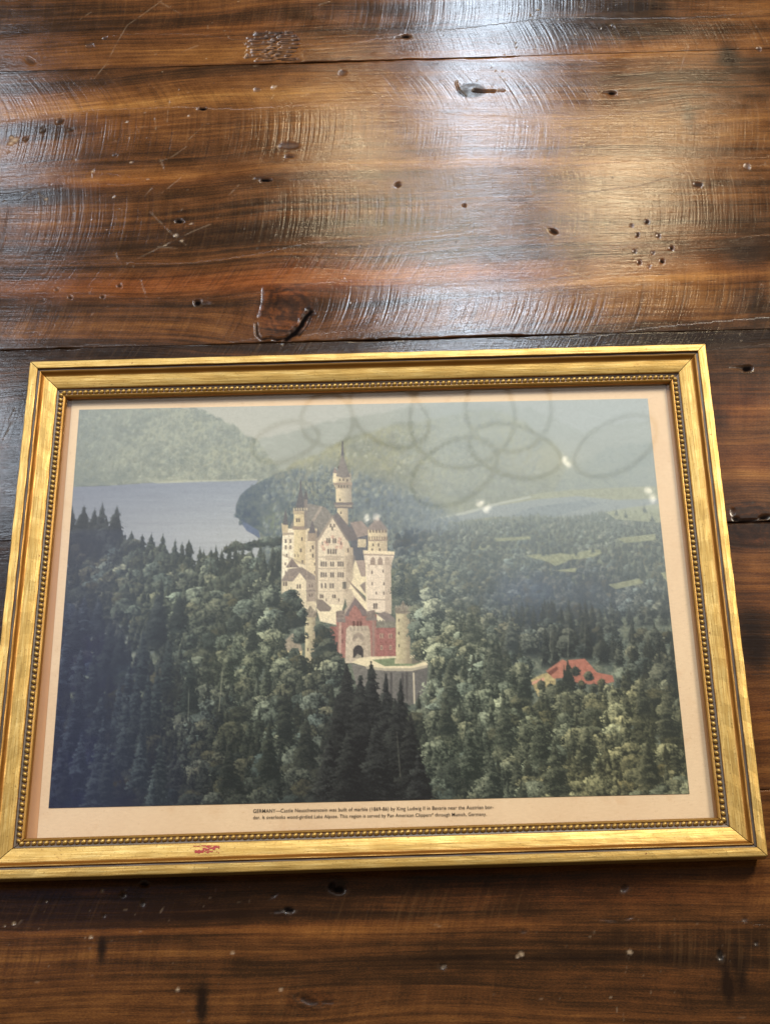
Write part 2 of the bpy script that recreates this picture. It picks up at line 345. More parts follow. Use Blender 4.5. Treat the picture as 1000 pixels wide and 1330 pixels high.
    # far roofs between the towers
    kp([(395, 440), (450, 432), (482, 470), (482, 560), (400, 560)], (146, 130, 122), .12)
    kp([(398, 520), (484, 500), (484, 660), (398, 660)], (92, 92, 98), .1)
    box(430, 520, 470, 560, (196, 178, 150), .1)
    kp([(372, 530), (398, 446), (434, 524)], (104, 98, 100), .08)
    # palas roof and left wing
    kp([(96, 480), (150, 370), (200, 350), (276, 368), (312, 410), (240, 520), (120, 520)], RF, .12)
    kp([(210, 430), (252, 362), (262, 366), (222, 436)], (156, 142, 130), .05)
    kp([(70, 478), (96, 470), (236, 470), (238, 780), (64, 720), (66, 600)], CR, .06, 1, (206, 184, 150))
    kp([(64, 445), (96, 445), (96, 500), (70, 505)], (190, 170, 140)); kp([(70, 452), (84, 370), (98, 452)], (92, 88, 90))
    box(70, 490, 130, 500, SH)
    box(124, 400, 180, 640, (222, 202, 160), .05, 1, (186, 164, 132)); box(120, 378, 184, 400, (176, 156, 130)); box(118, 458, 186, 476, (146, 128, 112))
    kp([(128, 384), (150, 290), (156, 240), (163, 290), (182, 384)], (92, 88, 90)); box(153, 236, 160, 290, (82, 78, 82))
    box(174, 300, 190, 470, (124, 114, 108)); kp([(170, 330), (181, 282), (194, 330)], (88, 84, 86))
    for x in range(122, 184, 12): box(x, 370, x + 6, 382, (196, 178, 148), 0)
    box(190, 480, 236, 530, (150, 132, 116)); kp([(194, 492), (212, 428), (230, 492)], (98, 92, 94)); kp([(228, 520), (240, 462), (252, 520)], (104, 98, 98)); box(231, 516, 249, 600, (204, 188, 160)); box(200, 530, 236, 620, (212, 192, 158), .05, 1, (176, 156, 134))
    wins([(85, 530), (108, 530), (85, 560), (108, 560), (150, 430), (163, 520), (158, 575), (165, 630), (138, 430), (90, 600), (215, 560), (215, 600)], 8, 18)
    kp([(70, 590), (180, 640), (180, 648), (70, 600)], SH, 0, .7)
    # main tower
    box(332, 365, 384, 480, (220, 200, 164), .05, 1, (158, 142, 126))
    box(325, 270, 402, 348, (224, 202, 164), .05, 1, (150, 138, 126)); box(316, 344, 410, 356, (112, 102, 100)); box(322, 356, 404, 370, (150, 136, 122)); box(318, 366, 408, 372, (100, 92, 92))
    box(314, 246, 404, 262, (150, 132, 116)); kp([(316, 262), (403, 262), (398, 278), (326, 278)], (190, 170, 142), .05, 1, (140, 128, 116))
    box(318, 205, 398, 248, (222, 200, 162), .05, 1, (152, 138, 124)); box(312, 200, 330, 250, (226, 206, 170)); kp([(310, 204), (322, 172), (334, 204)], (140, 122, 114))
    kp([(326, 218), (350, 130), (357, 104), (365, 130), (394, 222), (360, 226)], (132, 122, 114), .08, 1, (108, 100, 98)); kp([(350, 120), (355, 48), (360, 48), (365, 120)], (88, 84, 88), 0)
    wins([(345, 235), (362, 235), (380, 238), (345, 332), (338, 176), (350, 395), (350, 425), (340, 268), (352, 268), (366, 268), (380, 268)], 7, 12)
    # gable front
    kp([(312, 408), (334, 392), (420, 500), (432, 524), (380, 530)], (106, 98, 98), .08)
    kp([(240, 522), (310, 410), (382, 525), (410, 600), (410, 705), (372, 800), (362, 840), (232, 840), (232, 600)], (222, 204, 178), .05, 1, (200, 181, 158))
    kp([(234, 524), (310, 404), (316, 412), (244, 528)], (156, 140, 126), 0); kp([(310, 404), (386, 524), (378, 528), (305, 412)], (128, 116, 110), 0)
    for a, b in ((262, 555), (275, 535), (352, 545), (340, 535), (350, 560), (268, 570), (310, 510), (330, 560), (285, 545), (345, 520)):
        kp([(a - 8, b - 7), (a + 8, b - 9), (a + 7, b + 8), (a - 7, b + 7)], (184, 140, 124), .2, .6)
    wins([(284, 528), (295, 528), (314, 528), (324, 528), (290, 580), (302, 580), (314, 580), (326, 580)], 8, 24, (76, 68, 66))
    for y, xs_ in ((640, (256, 267, 278, 302, 313, 338, 349, 360)), (692, (256, 267, 278, 302, 313, 338, 349, 360)), (744, (258, 276, 300, 312))):
        wins([(a, y) for a in xs_], 8, 24, (84, 76, 74))
    wins([(252, 795), (262, 795), (312, 795), (322, 795), (300, 455), (318, 455), (309, 470)], 7, 18); wins([(367, 742)], 17, 34, (72, 72, 70))
    for y in (604, 660): box(236, y, 408, y + 5, (156, 140, 126), 0, .7)
    box(276, 600, 350, 622, (178, 160, 140), 0, .8)
    box(368, 560, 408, 680, (206, 186, 158), .05, 1, (166, 148, 130)); wins([(384, 575), (384, 640)], 6, 18)
    box(405, 600, 420, 700, (120, 112, 108), .05)
    # chapel-side building with its sloping roof
    kp([(388, 722), (418, 622), (472, 640), (472, 800)], (222, 204, 172), .04); kp([(420, 622), (472, 622), (472, 700), (448, 700)], (158, 140, 130), .08); kp([(440, 742), (472, 720), (472, 790)], (140, 126, 118), .08)
    kp([(384, 716), (476, 826), (476, 868), (430, 820), (380, 800)], (226, 208, 176), .04); kp([(384, 712), (478, 822), (476, 832), (384, 722)], (134, 118, 110), 0)
    kp([(362, 760), (400, 760), (430, 830), (380, 850)], (190, 172, 150), .05)
    # left lower buildings
    kp([(64, 718), (230, 718), (230, 880), (64, 850)], (212, 195, 166), .06); kp([(62, 722), (98, 664), (162, 654), (228, 698), (228, 724), (186, 724), (152, 682), (120, 724)], (136, 122, 114), .1)
    kp([(84, 658), (114, 612), (150, 656)], (126, 112, 106), .05); kp([(120, 724), (152, 684), (186, 726), (186, 770), (120, 770)], (222, 204, 174), .05)
    wins([(142, 748), (154, 748), (76, 735), (88, 735)], 8, 20); box(184, 715, 228, 850, (160, 144, 130), .1); box(182, 765, 230, 772, (130, 116, 108)); box(186, 820, 228, 850, (206, 188, 160))
    # courtyard
    kp([(226, 830), (362, 836), (340, 935), (250, 915)], (230, 212, 180), .04); kp([(234, 808), (262, 812), (305, 850), (298, 866), (250, 868), (232, 850)], (116, 104, 98), .05, .9)
    # square tower with round top
    box(480, 468, 572, 585, (224, 204, 166), .05, 1, (176, 158, 136)); kp([(472, 474), (524, 412), (576, 474), (524, 480)], (148, 132, 124), .06, 1, (124, 114, 110))
    for x in range(486, 570, 15): box(x, 476, x + 8, 490, (104, 90, 84), 0, .9)
    for x in range(484, 572, 12): box(x, 508, x + 6, 526, (122, 104, 94), 0, .85)
    box(478, 524, 574, 530, (150, 132, 118), 0)
    wins([(505, 548), (530, 548), (500, 572), (536, 572)], 7, 14)
    kp([(458, 576), (606, 582), (604, 606), (590, 645), (592, 880), (474, 868), (470, 645), (460, 606)], (220, 201, 180), .04)
    kp([(456, 574), (608, 580), (606, 596), (458, 590)], (226, 206, 174), 0); kp([(458, 590), (606, 596), (604, 602), (460, 598)], (160, 142, 128), 0)
    kp([(460, 606), (472, 640), (476, 868), (470, 868), (468, 640)], (232, 214, 182), 0)
    for a in (503, 538, 573): kp([(a - 12, 645), (a - 12, 622), (a - 7, 610), (a, 606), (a + 7, 610), (a + 12, 622), (a + 12, 645)], (148, 130, 118), .05)
    for a in (485, 520, 556, 590): kp([(a - 5, 640), (a + 5, 640), (a, 668)], (176, 156, 138), 0, .8)
    kp([(480, 806), (592, 810), (592, 815), (480, 812)], (172, 154, 138), 0)
    wins([(500, 680), (553, 674), (520, 780), (556, 780), (556, 735), (500, 735)], 6, 15); wins([(509, 842), (520, 842)], 8, 26, (70, 62, 62))
    # gatehouse
    kp([(520, 880), (568, 866), (612, 905), (612, 950), (520, 950)], (126, 114, 110), .08); kp([(518, 878), (562, 912), (522, 918)], (228, 212, 182), 0)
    kp([(298, 940), (340, 940), (340, 1080), (298, 1040)], (140, 92, 84), .1)
    kp([(326, 880), (522, 880), (522, 1092), (336, 1092)], (152, 106, 97), .12)
    kp([(520, 940), (614, 940), (614, 1082), (520, 1088)], (148, 96, 90), .12); kp([(518, 916), (614, 916), (614, 946), (518, 946)], (124, 118, 106), .2)
    for x in range(520, 612, 14): box(x, 908, x + 7, 920, (118, 112, 102), 0)
    kp([(362, 874), (414, 794), (474, 866), (474, 890), (362, 890)], (118, 104, 102), .1); kp([(384, 900), (394, 866), (416, 836), (440, 862), (458, 900)], (156, 110, 101), .12)
    kp([(358, 876), (414, 792), (420, 798), (370, 880)], (176, 158, 142), 0)
    for a in (344, 490): kp([(a - 18, 868), (a + 22, 860), (a + 28, 905), (a - 14, 912)], (128, 114, 106), .2)
    box(330, 905, 372, 920, (122, 110, 104), .1); box(470, 895, 522, 910, (122, 110, 104), .1)
    box(340, 920, 352, 1090, (186, 152, 136), .05); box(500, 910, 512, 1088, (150, 120, 110), .05)
    kp([(376, 950), (392, 936), (480, 936), (490, 960), (496, 1112), (370, 1116)], (200, 182, 160), .12, 1, (176, 158, 138))
    for a in (396, 414, 432, 450, 468): kp([(a - 6, 960), (a, 934), (a + 6, 960)], (150, 136, 122), 0, .8)
    kp([(404, 1000), (414, 978), (434, 966), (454, 978), (464, 1000), (456, 1012), (434, 990), (412, 1012)], (150, 134, 120), .1)
    kp([(408, 1090), (408, 1052), (418, 1034), (433, 1028), (448, 1034), (458, 1052), (458, 1090)], (58, 52, 52), .1); kp([(414, 1090), (430, 1070), (446, 1078), (452, 1092)], (150, 140, 124), .2)
    wins([(412, 926), (430, 926), (445, 926)], 10, 24, (84, 52, 48)); wins([(357, 965), (357, 1010), (318, 998), (308, 998)], 6, 18, (96, 60, 56))
    wins([(540, 985), (550, 985), (582, 985), (592, 985)], 7, 22, (206, 182, 152)); wins([(541, 985), (551, 985), (583, 985), (593, 985)], 4, 16, (72, 60, 58))
    wins([(545, 1042), (588, 1040)], 10, 22, (206, 182, 152)); wins([(545, 1042), (588, 1040)], 5, 16, (72, 60, 58)); wins([(540, 1015), (565, 1015), (590, 1015)], 5, 6, (110, 60, 56))
    # terrace and its retaining wall
    kp([(402, 1118), (520, 1140), (640, 1148), (768, 1120), (760, 1230), (700, 1310), (620, 1330), (430, 1250)], (118, 112, 106), .15, 1, (96, 92, 90))
    for a in (560, 585, 640, 660): kp([(a, 1160), (a + 12, 1160), (a + 12, 1300), (a, 1280)], (72, 68, 68), .1, .8)
    kp([(694, 1160), (702, 1160), (706, 1310), (698, 1310)], (196, 182, 160), 0)
    kp([(400, 1112), (440, 1090), (500, 1084), (620, 1082), (700, 1076), (772, 1108), (764, 1126), (690, 1142), (560, 1142), (470, 1132)], (226, 208, 174), .05)
    kp([(500, 1100), (600, 1090), (690, 1092), (740, 1112), (690, 1128), (560, 1130)], (120, 130, 100), .15); kp([(690, 1085), (740, 1110), (690, 1122)], (110, 104, 92), .05)
    kp([(470, 1130), (560, 1140), (690, 1140), (764, 1124), (764, 1136), (690, 1154), (560, 1152), (470, 1142)], (176, 164, 144), .05)
    # string courses, buttress edges, eaves and stonework
    for y in (520, 560, 700): box(72, y, 124, y + 3, (168, 150, 128), 0, .6)
    for x in (100, 186, 232): box(x, 500, x + 3, 720, (170, 152, 130), 0, .6)
    for x in (236, 290, 332, 364): box(x, 610, x + 3, 830, (176, 158, 138), 0, .55)
    for y in (718, 770): box(240, y, 372, y + 3, (170, 152, 134), 0, .6)
    for a, b in ((262, 540), (350, 540)): wins([(a, b)], 5, 16)
    wins([(a, 812) for a in (280, 340)] + [(84, 640), (110, 650), (84, 680), (130, 600), (145, 600), (205, 575), (225, 640), (225, 680), (76, 800), (100, 800), (140, 800), (200, 745), (212, 745), (200, 790), (212, 790)], 6, 14, (98, 84, 78))
    kp([(226, 470), (240, 520), (240, 830), (228, 820)], (142, 127, 114), .05, .75); kp([(372, 600), (410, 600), (410, 705), (374, 790)], (164, 147, 130), .05, .7)
    kp([(560, 606), (600, 606), (590, 645), (592, 878), (562, 874)], (180, 161, 144), .03, .75)
    for y in range(620, 860, 12): kp([(476, y), (588, y + 2), (588, y + 3.5), (476, y + 1.5)], (190, 170, 152), 0, .35)
    for y in range(960, 1080, 10): kp([(522, y), (612, y - 2), (612, y), (522, y + 2)], (176, 124, 114), 0, .3); kp([(344, y), (372, y), (372, y + 2), (344, y + 2)], (178, 126, 116), 0, .3)
    q = coverage(K([(60, 850), (64, 440), (150, 250), (320, 180), (357, 50), (400, 200), (410, 430), (525, 410), (608, 580), (614, 1090), (300, 1090), (230, 880)]))
    sto = fbm(xx[q[0], q[1]] * 1.1, yy[q[0], q[1]] * 1.1, 95, 2)[..., None] - .5
    img[q[0], q[1]] *= 1 + sto * .22 * q[2][..., None]
    # round turrets
    for a, b, c, d, t in ((178, 890, 228, 1170, 838), (614, 872, 682, 1116, 815)):
        box(a, b, c, d, (214, 198, 158), .12, 1, (142, 128, 108)); mid = (a + c) / 2
        kp([(a - 4, b + 6), (a - 4, b - 22), (mid - 14, b - 30), (mid, t), (mid + 14, b - 30), (c + 6, b - 22), (c + 6, b + 6)], (136, 124, 110), .3)
        for x in np.arange(a - 2, c + 4, 13): box(x, b - 34, x + 6, b - 20, (150, 138, 122), .2)
        wins([(a + 14, b + 38), (a + 14, b + 100), (a + 14, b + 160)], 6, 15)
    box(608, 1094, 690, 1118, (206, 190, 154), .1, 1, (140, 126, 108))
    kp([(70, 1020), (118, 972), (150, 1000), (166, 1058), (120, 1074), (84, 1060)], (150, 136, 118), .15); kp([(82, 1052), (120, 1066), (164, 1056), (160, 1085), (128, 1090), (84, 1080)], (226, 200, 150), .05)

    # ------------------------------------------------------------ trees in front
    def kt(a, b): return 350 + a / Z, 560 + b / Z
    for a, b, r in ((110, 800, 11), (135, 840, 11), (90, 850, 11), (60, 860, 12), (150, 900, 10), (110, 905, 11), (60, 930, 13), (150, 985, 9), (20, 800, 12), (30, 900, 12), (170, 870, 6)):
        broadleaf(*kt(a, b), r * .92, .9)
    for a, b, r in ((250, 960, 8), (275, 985, 10), (248, 1020, 9), (290, 1040, 11), (260, 1080, 12), (300, 1100, 12), (330, 1120, 10), (240, 1130, 11)):
        broadleaf(*kt(a, b), r, .72)
    for a, b, r in ((640, 720, 8), (690, 740, 9), (620, 760, 8), (700, 800, 9), (730, 830, 12), (770, 800, 12), (720, 880, 12), (760, 900, 14), (800, 860, 14), (720, 960, 12), (760, 1000, 14), (800, 950, 14), (740, 1050, 12), (800, 1040, 14)):
        broadleaf(*kt(a, b), r, 1.02)
    conifer(*kt(690, 690), 34, 8, .75); conifer(*kt(712, 720), 30, 7, .75)
    for y in np.arange(800, 1056, 8.0):
        r = 8.4 + (y - 800) * .03
        for x in np.arange(56 + (y * 7.3) % 19, 906, r * 1.95):
            X = x + rng.uniform(-6, 6); Y = y + rng.uniform(-5, 5)
            lim = np.interp(X, [56, 372, 392, 420, 440, 455, 470, 520, 556, 562, 575, 620, 700, 760, 906], [800, 800, 862, 862, 868, 895, 905, 915, 915, 880, 800, 790, 800, 812, 815])
            if Y - r < lim - 4: continue
            if 684 < X < 802 and 846 < Y < 905: continue
            if rng.random() < (.6 if X > 690 and Y < 860 else .72 if X < 250 else .48): conifer(X, Y - r * 1.9, r * rng.uniform(3.4, 5.2), r * rng.uniform(.75, 1.05), 1.0)
            else: broadleaf(X, Y, r * rng.uniform(.6, 1.4))
        if 800 <= y < 812:   # dark firs above the red roof
            for x in np.arange(660, 800, 9): conifer(x + rng.uniform(-4, 4), 786 + rng.uniform(-10, 14), rng.uniform(44, 64), rng.uniform(8, 11), 1.05)
        if 880 < y <= 888:   # house with the red roof in a clearing
            poly([(690, 884), (705, 876), (722, 872), (724, 905), (700, 905)], (168, 150, 108), .3)
            poly([(710, 872), (731, 857), (742, 862), (742, 880), (720, 882)], (172, 112, 94), .12)
            poly([(738, 858), (760, 856), (776, 874), (796, 878), (798, 886), (780, 890), (748, 888)], (166, 104, 88), .15)
            poly([(692, 886), (708, 880), (708, 884), (692, 890)], (206, 150, 126), .05)
            poly([(712, 874), (724, 866), (726, 870), (716, 878)], (110, 66, 58), 0)
            conifer(738, 858, 52, 11, .7); conifer(733, 866, 50, 9, .7)
            for x, yy_ in ((765, 872), (782, 882), (772, 888), (756, 884), (748, 866), (716, 888), (704, 884), (790, 890), (728, 884)): broadleaf(x, yy_ + 6, 5.5, .8)
    # the tall dark firs on the left and scattered ones elsewhere
    for q in range(46):
        x = 66 + rng.random() * 190; y = 742 + q * 5.6 + (x - 66) * .12 + rng.uniform(-6, 6); cx, cy = P(x, y); k = rng.uniform(.75, 1.2); f = np.clip((x - 66) / 190, 0, 1)
        crown(cx, cy, rng.uniform(48, 88), rng.uniform(11, 17), (np.array((62, 68, 84.)) * (1 - f) + np.array((74, 82, 76.)) * f) * k, np.array((25, 30, 46.)) * (1 - f) + np.array((27, 34, 36.)) * f, 0, .92)
    for x, y, hgt in ((612, 790, 60), (640, 830, 70), (664, 800, 60), (585, 860, 70), (655, 905, 80), (700, 925, 80), (720, 960, 90), (610, 945, 80), (832, 880, 60), (862, 900, 70), (760, 935, 70), (330, 800, 60), (300, 840, 60), (372, 900, 80), (352, 940, 90), (300, 960, 80), (400, 930, 80), (680, 860, 60), (870, 850, 50), (580, 900, 70), (640, 980, 70), (840, 960, 70)):
        cx, cy = P(x, y); lit, dark = tones(x, y + 20); crown(cx, cy, hgt * .85, hgt * .21, lit * rng.uniform(.72, .95), dark * .9, 0, .95)
    # firs that close the foreground
    for x, y, h, wd in ((452, 864, 150, 30), (484, 862, 170, 30), (503, 878, 150, 24), (522, 884, 150, 20), (470, 880, 160, 34), (440, 905, 150, 30), (515, 910, 150, 30), (535, 930, 130, 26), (430, 960, 110, 30), (490, 940, 130, 36), (455, 950, 130, 36), (545, 980, 80, 22)):
        cx, cy = P(x, y); k = rng.uniform(.8, 1.15); crown(cx, cy, h, wd, np.array((52, 54, 52.)) * k, np.array((17, 18, 22.)), 0)
    for x0, y0, x1, y1, a in ((291, 868, 286, 925, .5), (247, 895, 246, 935, .35), (517, 950, 522, 1010, .3), (739, 812, 738, 856, .3), (716, 812, 715, 845, .2), (760, 808, 760, 842, .22)):
        poly([(x0 - .6, y0), (x0 + .6, y0), (x1 + .7, y1), (x1 - .7, y1)], (170, 166, 140), .1, a)
    # the picture's own soft focus, its far-valley haze and painted glass-reflection veil
    k = img.copy()
    for ax in (0, 1): k = (np.roll(k, 1, ax) + 2 * k + np.roll(k, -1, ax)) / 4
    k[0] = img[0]; k[-1] = img[-1]; k[:, 0] = img[:, 0]; k[:, -1] = img[:, -1]
    cs = np.zeros((PH, PW)); q = coverage(K([(50, 760), (60, 400), (150, 250), (320, 180), (357, 40), (400, 200), (420, 430), (525, 400), (620, 570), (700, 820), (780, 1120), (560, 1330), (300, 1100), (160, 1180)])); cs[q[0], q[1]] = q[2]
    k2 = k.copy()
    for ax in (0, 1, 0, 1): k2 = (np.roll(k2, 1, ax) + 2 * k2 + np.roll(k2, -1, ax)) / 4
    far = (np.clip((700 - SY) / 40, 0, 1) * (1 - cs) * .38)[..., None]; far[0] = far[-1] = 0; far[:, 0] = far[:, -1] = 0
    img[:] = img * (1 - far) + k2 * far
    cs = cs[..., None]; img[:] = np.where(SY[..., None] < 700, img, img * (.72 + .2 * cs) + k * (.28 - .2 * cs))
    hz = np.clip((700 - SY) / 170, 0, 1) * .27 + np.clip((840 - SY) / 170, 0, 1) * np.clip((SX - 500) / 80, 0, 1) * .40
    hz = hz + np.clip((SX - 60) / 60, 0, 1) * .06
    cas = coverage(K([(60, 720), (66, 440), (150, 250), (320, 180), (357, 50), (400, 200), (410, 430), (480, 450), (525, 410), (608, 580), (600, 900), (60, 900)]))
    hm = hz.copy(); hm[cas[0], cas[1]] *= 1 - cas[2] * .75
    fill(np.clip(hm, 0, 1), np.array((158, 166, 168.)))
    # ink mottling and print grain
    img[:] = img * (1 + (fbm(xx * .9, yy * .9, 5, 2)[..., None] - .5) * .10) + rng.normal(0, 2.2, (PH, PW, 1))
    img[:] = np.clip(img, 4, 250)
    return img

# ---------------------------------------------------------------- helpers
def tag(o, label=None, cat=None, group=None, kind=None):
    if label: o['label'] = label
    if cat: o['category'] = cat
    if group: o['group'] = group
    if kind: o['kind'] = kind
    return o
def empty(name, loc=(0, 0, 0)):
    o = bpy.data.objects.new(name, None); col.objects.link(o); o.location = loc; return o
def link(name, me, mat, parent=None):
    o = bpy.data.objects.new(name, me); col.objects.link(o)
    if mat: me.materials.append(mat)
    if parent: o.parent = parent
    return o
def from_lists(name, V, F, smooth=False):
    me = bpy.data.meshes.new(name); me.from_pydata(V, [], F); me.update()
    if smooth: me.polygons.foreach_set('use_smooth', [True] * len(me.polygons))
    return me
def grid_mesh(name, X, Y, Zv, attrs, smooth=True, skirt=None):
    """rectangular grid (arrays rows x cols); attrs: name -> (type, array)"""
    r, c = X.shape
    co = np.stack([X, Y, Zv], -1).reshape(-1, 3)
    i = np.arange(r * c).reshape(r, c)
    q = np.stack([i[:-1, :-1], i[:-1, 1:], i[1:, 1:], i[1:, :-1]], -1).reshape(-1, 4)
    n0 = r * c
    if skirt is not None:                     # side faces and underside
        ring = np.concatenate([i[0, :], i[1:, -1], i[-1, -2::-1], i[-2:0:-1, 0]])
        low = co[ring].copy(); low[:, 2] = skirt
        k = np.arange(len(ring)); k2 = np.roll(k, -1)
        sq = np.stack([ring[k2], ring[k], n0 + k, n0 + k2], -1)
        co = np.concatenate([co, low])
        corners = [n0 + list(ring).index(v) for v in (i[0, 0], i[-1, 0], i[-1, -1], i[0, -1])]
        q = np.concatenate([q, sq, np.array([corners])])
    me = bpy.data.meshes.new(name)
    me.vertices.add(len(co)); me.vertices.foreach_set('co', co.astype(np.float32).ravel())
    me.loops.add(q.size); me.loops.foreach_set('vertex_index', q.astype(np.int32).ravel())
    me.polygons.add(len(q)); me.polygons.foreach_set('loop_start', (np.arange(len(q)) * 4).astype(np.int32))
    sm = np.zeros(len(q), bool)
    if smooth: sm[:(r - 1) * (c - 1)] = True
    me.polygons.foreach_set('use_smooth', sm)
    me.update(calc_edges=True)
    for an, (ty, arr) in attrs.items():
        w = {'FLOAT': 1, 'FLOAT_VECTOR': 3, 'FLOAT_COLOR': 4}[ty]
        a = np.asarray(arr, np.float32).reshape(n0, w)
        if len(co) > n0: a = np.concatenate([a, a[ring]])
        at_ = me.attributes.new(an, ty, 'POINT')
        at_.data.foreach_set({'FLOAT': 'value', 'FLOAT_VECTOR': 'vector', 'FLOAT_COLOR': 'color'}[ty], a.ravel())
    return me
class Nodes:
    def __init__(s, name):
        s.m = bpy.data.materials.new(name); s.m.use_nodes = True; s.t = s.m.node_tree; s.t.nodes.clear()
        s.out = s.n('ShaderNodeOutputMaterial')
    def n(s, ty, **kw):
        nd = s.t.nodes.new(ty)
        for k, v in kw.items(): setattr(nd, k, v)
        return nd
    def link(s, a, b): s.t.links.new(a, b)
    def set(s, sock, v):
        if hasattr(v, 'is_output') or isinstance(v, bpy.types.NodeSocket): s.link(v, sock)
        else: sock.default_value = v
    def math(s, op, a, b=0.0, clamp=False):
        nd = s.n('ShaderNodeMath', operation=op, use_clamp=clamp); s.set(nd.inputs[0], a); s.set(nd.inputs[1], b); return nd.outputs[0]
    def vmul(s, a, b):
        nd = s.n('ShaderNodeVectorMath', operation='MULTIPLY'); s.set(nd.inputs[0], a); s.set(nd.inputs[1], b); return nd.outputs[0]
    def noise(s, vec, scale=1.0, detail=3.0, rough=.55, dist=0.0):
        nd = s.n('ShaderNodeTexNoise'); s.link(vec, nd.inputs['Vector']); nd.inputs['Scale'].default_value = scale
        nd.inputs['Detail'].default_value = detail; nd.inputs['Roughness'].default_value = rough; nd.inputs['Distortion'].default_value = dist
        return nd.outputs[0]
    def ramp(s, f, stops):
        nd = s.n('ShaderNodeValToRGB'); e = nd.color_ramp.elements
        while len(e) < len(stops): e.new(.5)
        for k, (p, c) in enumerate(stops): e[k].position = p; e[k].color = (c[0], c[1], c[2], 1)
        s.set(nd.inputs[0], f); return nd.outputs[0]
    def range(s, f, a, b, c, d):
        nd = s.n('ShaderNodeMapRange'); s.set(nd.inputs[0], f)
        for k, v in enumerate((a, b, c, d)): nd.inputs[k + 1].default_value = v
        return nd.outputs[0]
    def mix(s, f, a, b, mode='MIX'):
        nd = s.n('ShaderNodeMix', data_type='RGBA', blend_type=mode); s.set(nd.inputs[0], f); s.set(nd.inputs[6], a); s.set(nd.inputs[7], b); return nd.outputs[2]
    def attr(s, name): return s.n('ShaderNodeAttribute', attribute_name=name)
    def principled(s, **kw):
        b = s.n('ShaderNodeBsdfPrincipled'); s.link(b.outputs[0], s.out.inputs[0])
        for k, v in kw.items(): s.set(b.inputs[k.replace('_', ' ')], v)
        return b
    def bump(s, h, strength, dist):
        nd = s.n('ShaderNodeBump'); nd.inputs['Strength'].default_value = strength; nd.inputs['Distance'].default_value = dist
        s.link(h, nd.inputs['Height']); return nd.outputs[0]
def srgb(r, g, b):
    f = lambda v: (v / 12.92 if v <= .04045 else ((v + .055) / 1.055) ** 2.4)
    return (f(r / 255), f(g / 255), f(b / 255), 1.0)

# ---------------------------------------------------------------- materials
def wood_material():
    s = Nodes('varnished_reclaimed_wood')
    g = s.attr('grain').outputs['Vector']; kf = s.attr('kerf').outputs['Vector']
    tone = s.attr('tone').outputs['Fac']; red = s.attr('red').outputs['Fac']
    pit = s.attr('pit').outputs['Fac']; scr = s.attr('scratch').outputs['Fac']
    fine = s.noise(s.vmul(g, (22, 620, 1)), 1, 4, .65)
    broad = s.noise(s.vmul(g, (2.2, 95, 1)), 1, 4, .6)
    rings = s.noise(s.vmul(g, (.9, 330, 1)), 1, 2, .5)
    pore = s.noise(s.vmul(g, (60, 1500, 1)), 1, 2, .5)
    mott = s.noise(s.vmul(g, (45, 70, 1)), 1, 5, .65)
    grit = s.noise(s.vmul(g, (700, 1500, 1)), 1, 2, .6)
    t = s.math('ADD', tone, s.math('MULTIPLY', s.math('SUBTRACT', broad, .5), .6))
    t = s.math('ADD', t, s.math('MULTIPLY', s.math('SUBTRACT', fine, .5), .46))
    t = s.math('ADD', t, s.math('MULTIPLY', s.math('SUBTRACT', rings, .5), .55))
    t = s.math('ADD', t, s.math('MULTIPLY', s.math('SUBTRACT', mott, .5), .5)); t = s.math('ADD', t, s.math('MULTIPLY', s.math('SUBTRACT', grit, .5), .42), True)
    base = s.ramp(t, WOOD_RAMP)
    base = s.mix(s.math('MULTIPLY', red, .75, True), base, s.mix(1.0, base, (1.25, .84, .72, 1), 'MULTIPLY'))
    sep = s.n('ShaderNodeSeparateXYZ'); s.link(kf, sep.inputs[0])
    knoise = s.noise(s.vmul(kf, (340, 0, 12)), 1, 2, .6); kslow = s.noise(s.vmul(kf, (60, 0, 30)), 1, 2, .5)
    ksin = s.math('SINE', s.math('ADD', s.math('MULTIPLY', sep.outputs[0], 2700.0), s.math('MULTIPLY', kslow, 16.0)))
    kline = s.math('ADD', knoise, s.math('MULTIPLY', ksin, .035))
    line = s.range(kline, .50, .64, 0, 1); amp = sep.outputs[1]
    ridge = s.range(kline, .46, .32, 0, 1)
    base = s.mix(s.math('MULTIPLY', s.math('MULTIPLY', line, amp), .58, True), base, (.012, .008, .006, 1))
    base = s.mix(s.math('MULTIPLY', s.math('MULTIPLY', ridge, amp), .13, True), base, (.30, .17, .075, 1))
    base = s.mix(s.range(pore, .58, .70, 0, .55), base, (.014, .009, .007, 1))
    base = s.mix(s.math('MULTIPLY', scr, .55, True), base, (.42, .32, .22, 1))
    base = s.mix(pit, base, (.004, .003, .003, 1))
    h = s.math('ADD', s.math('MULTIPLY', s.math('MULTIPLY', kline, amp), -.7), s.math('MULTIPLY', fine, .22))
    h = s.math('ADD', h, s.math('MULTIPLY', mott, .35)); h = s.math('ADD', h, s.math('MULTIPLY', scr, -.5))
    rough = s.math('ADD', s.math('ADD', .045, s.math('MULTIPLY', mott, .18)), s.math('MULTIPLY', pit, .5))
    s.principled(Base_Color=base, Roughness=rough, Specular_IOR_Level=s.math('MULTIPLY', s.math('SUBTRACT', 1.0, pit, True), .27), Normal=s.bump(h, .6, .0005))
    return s.m
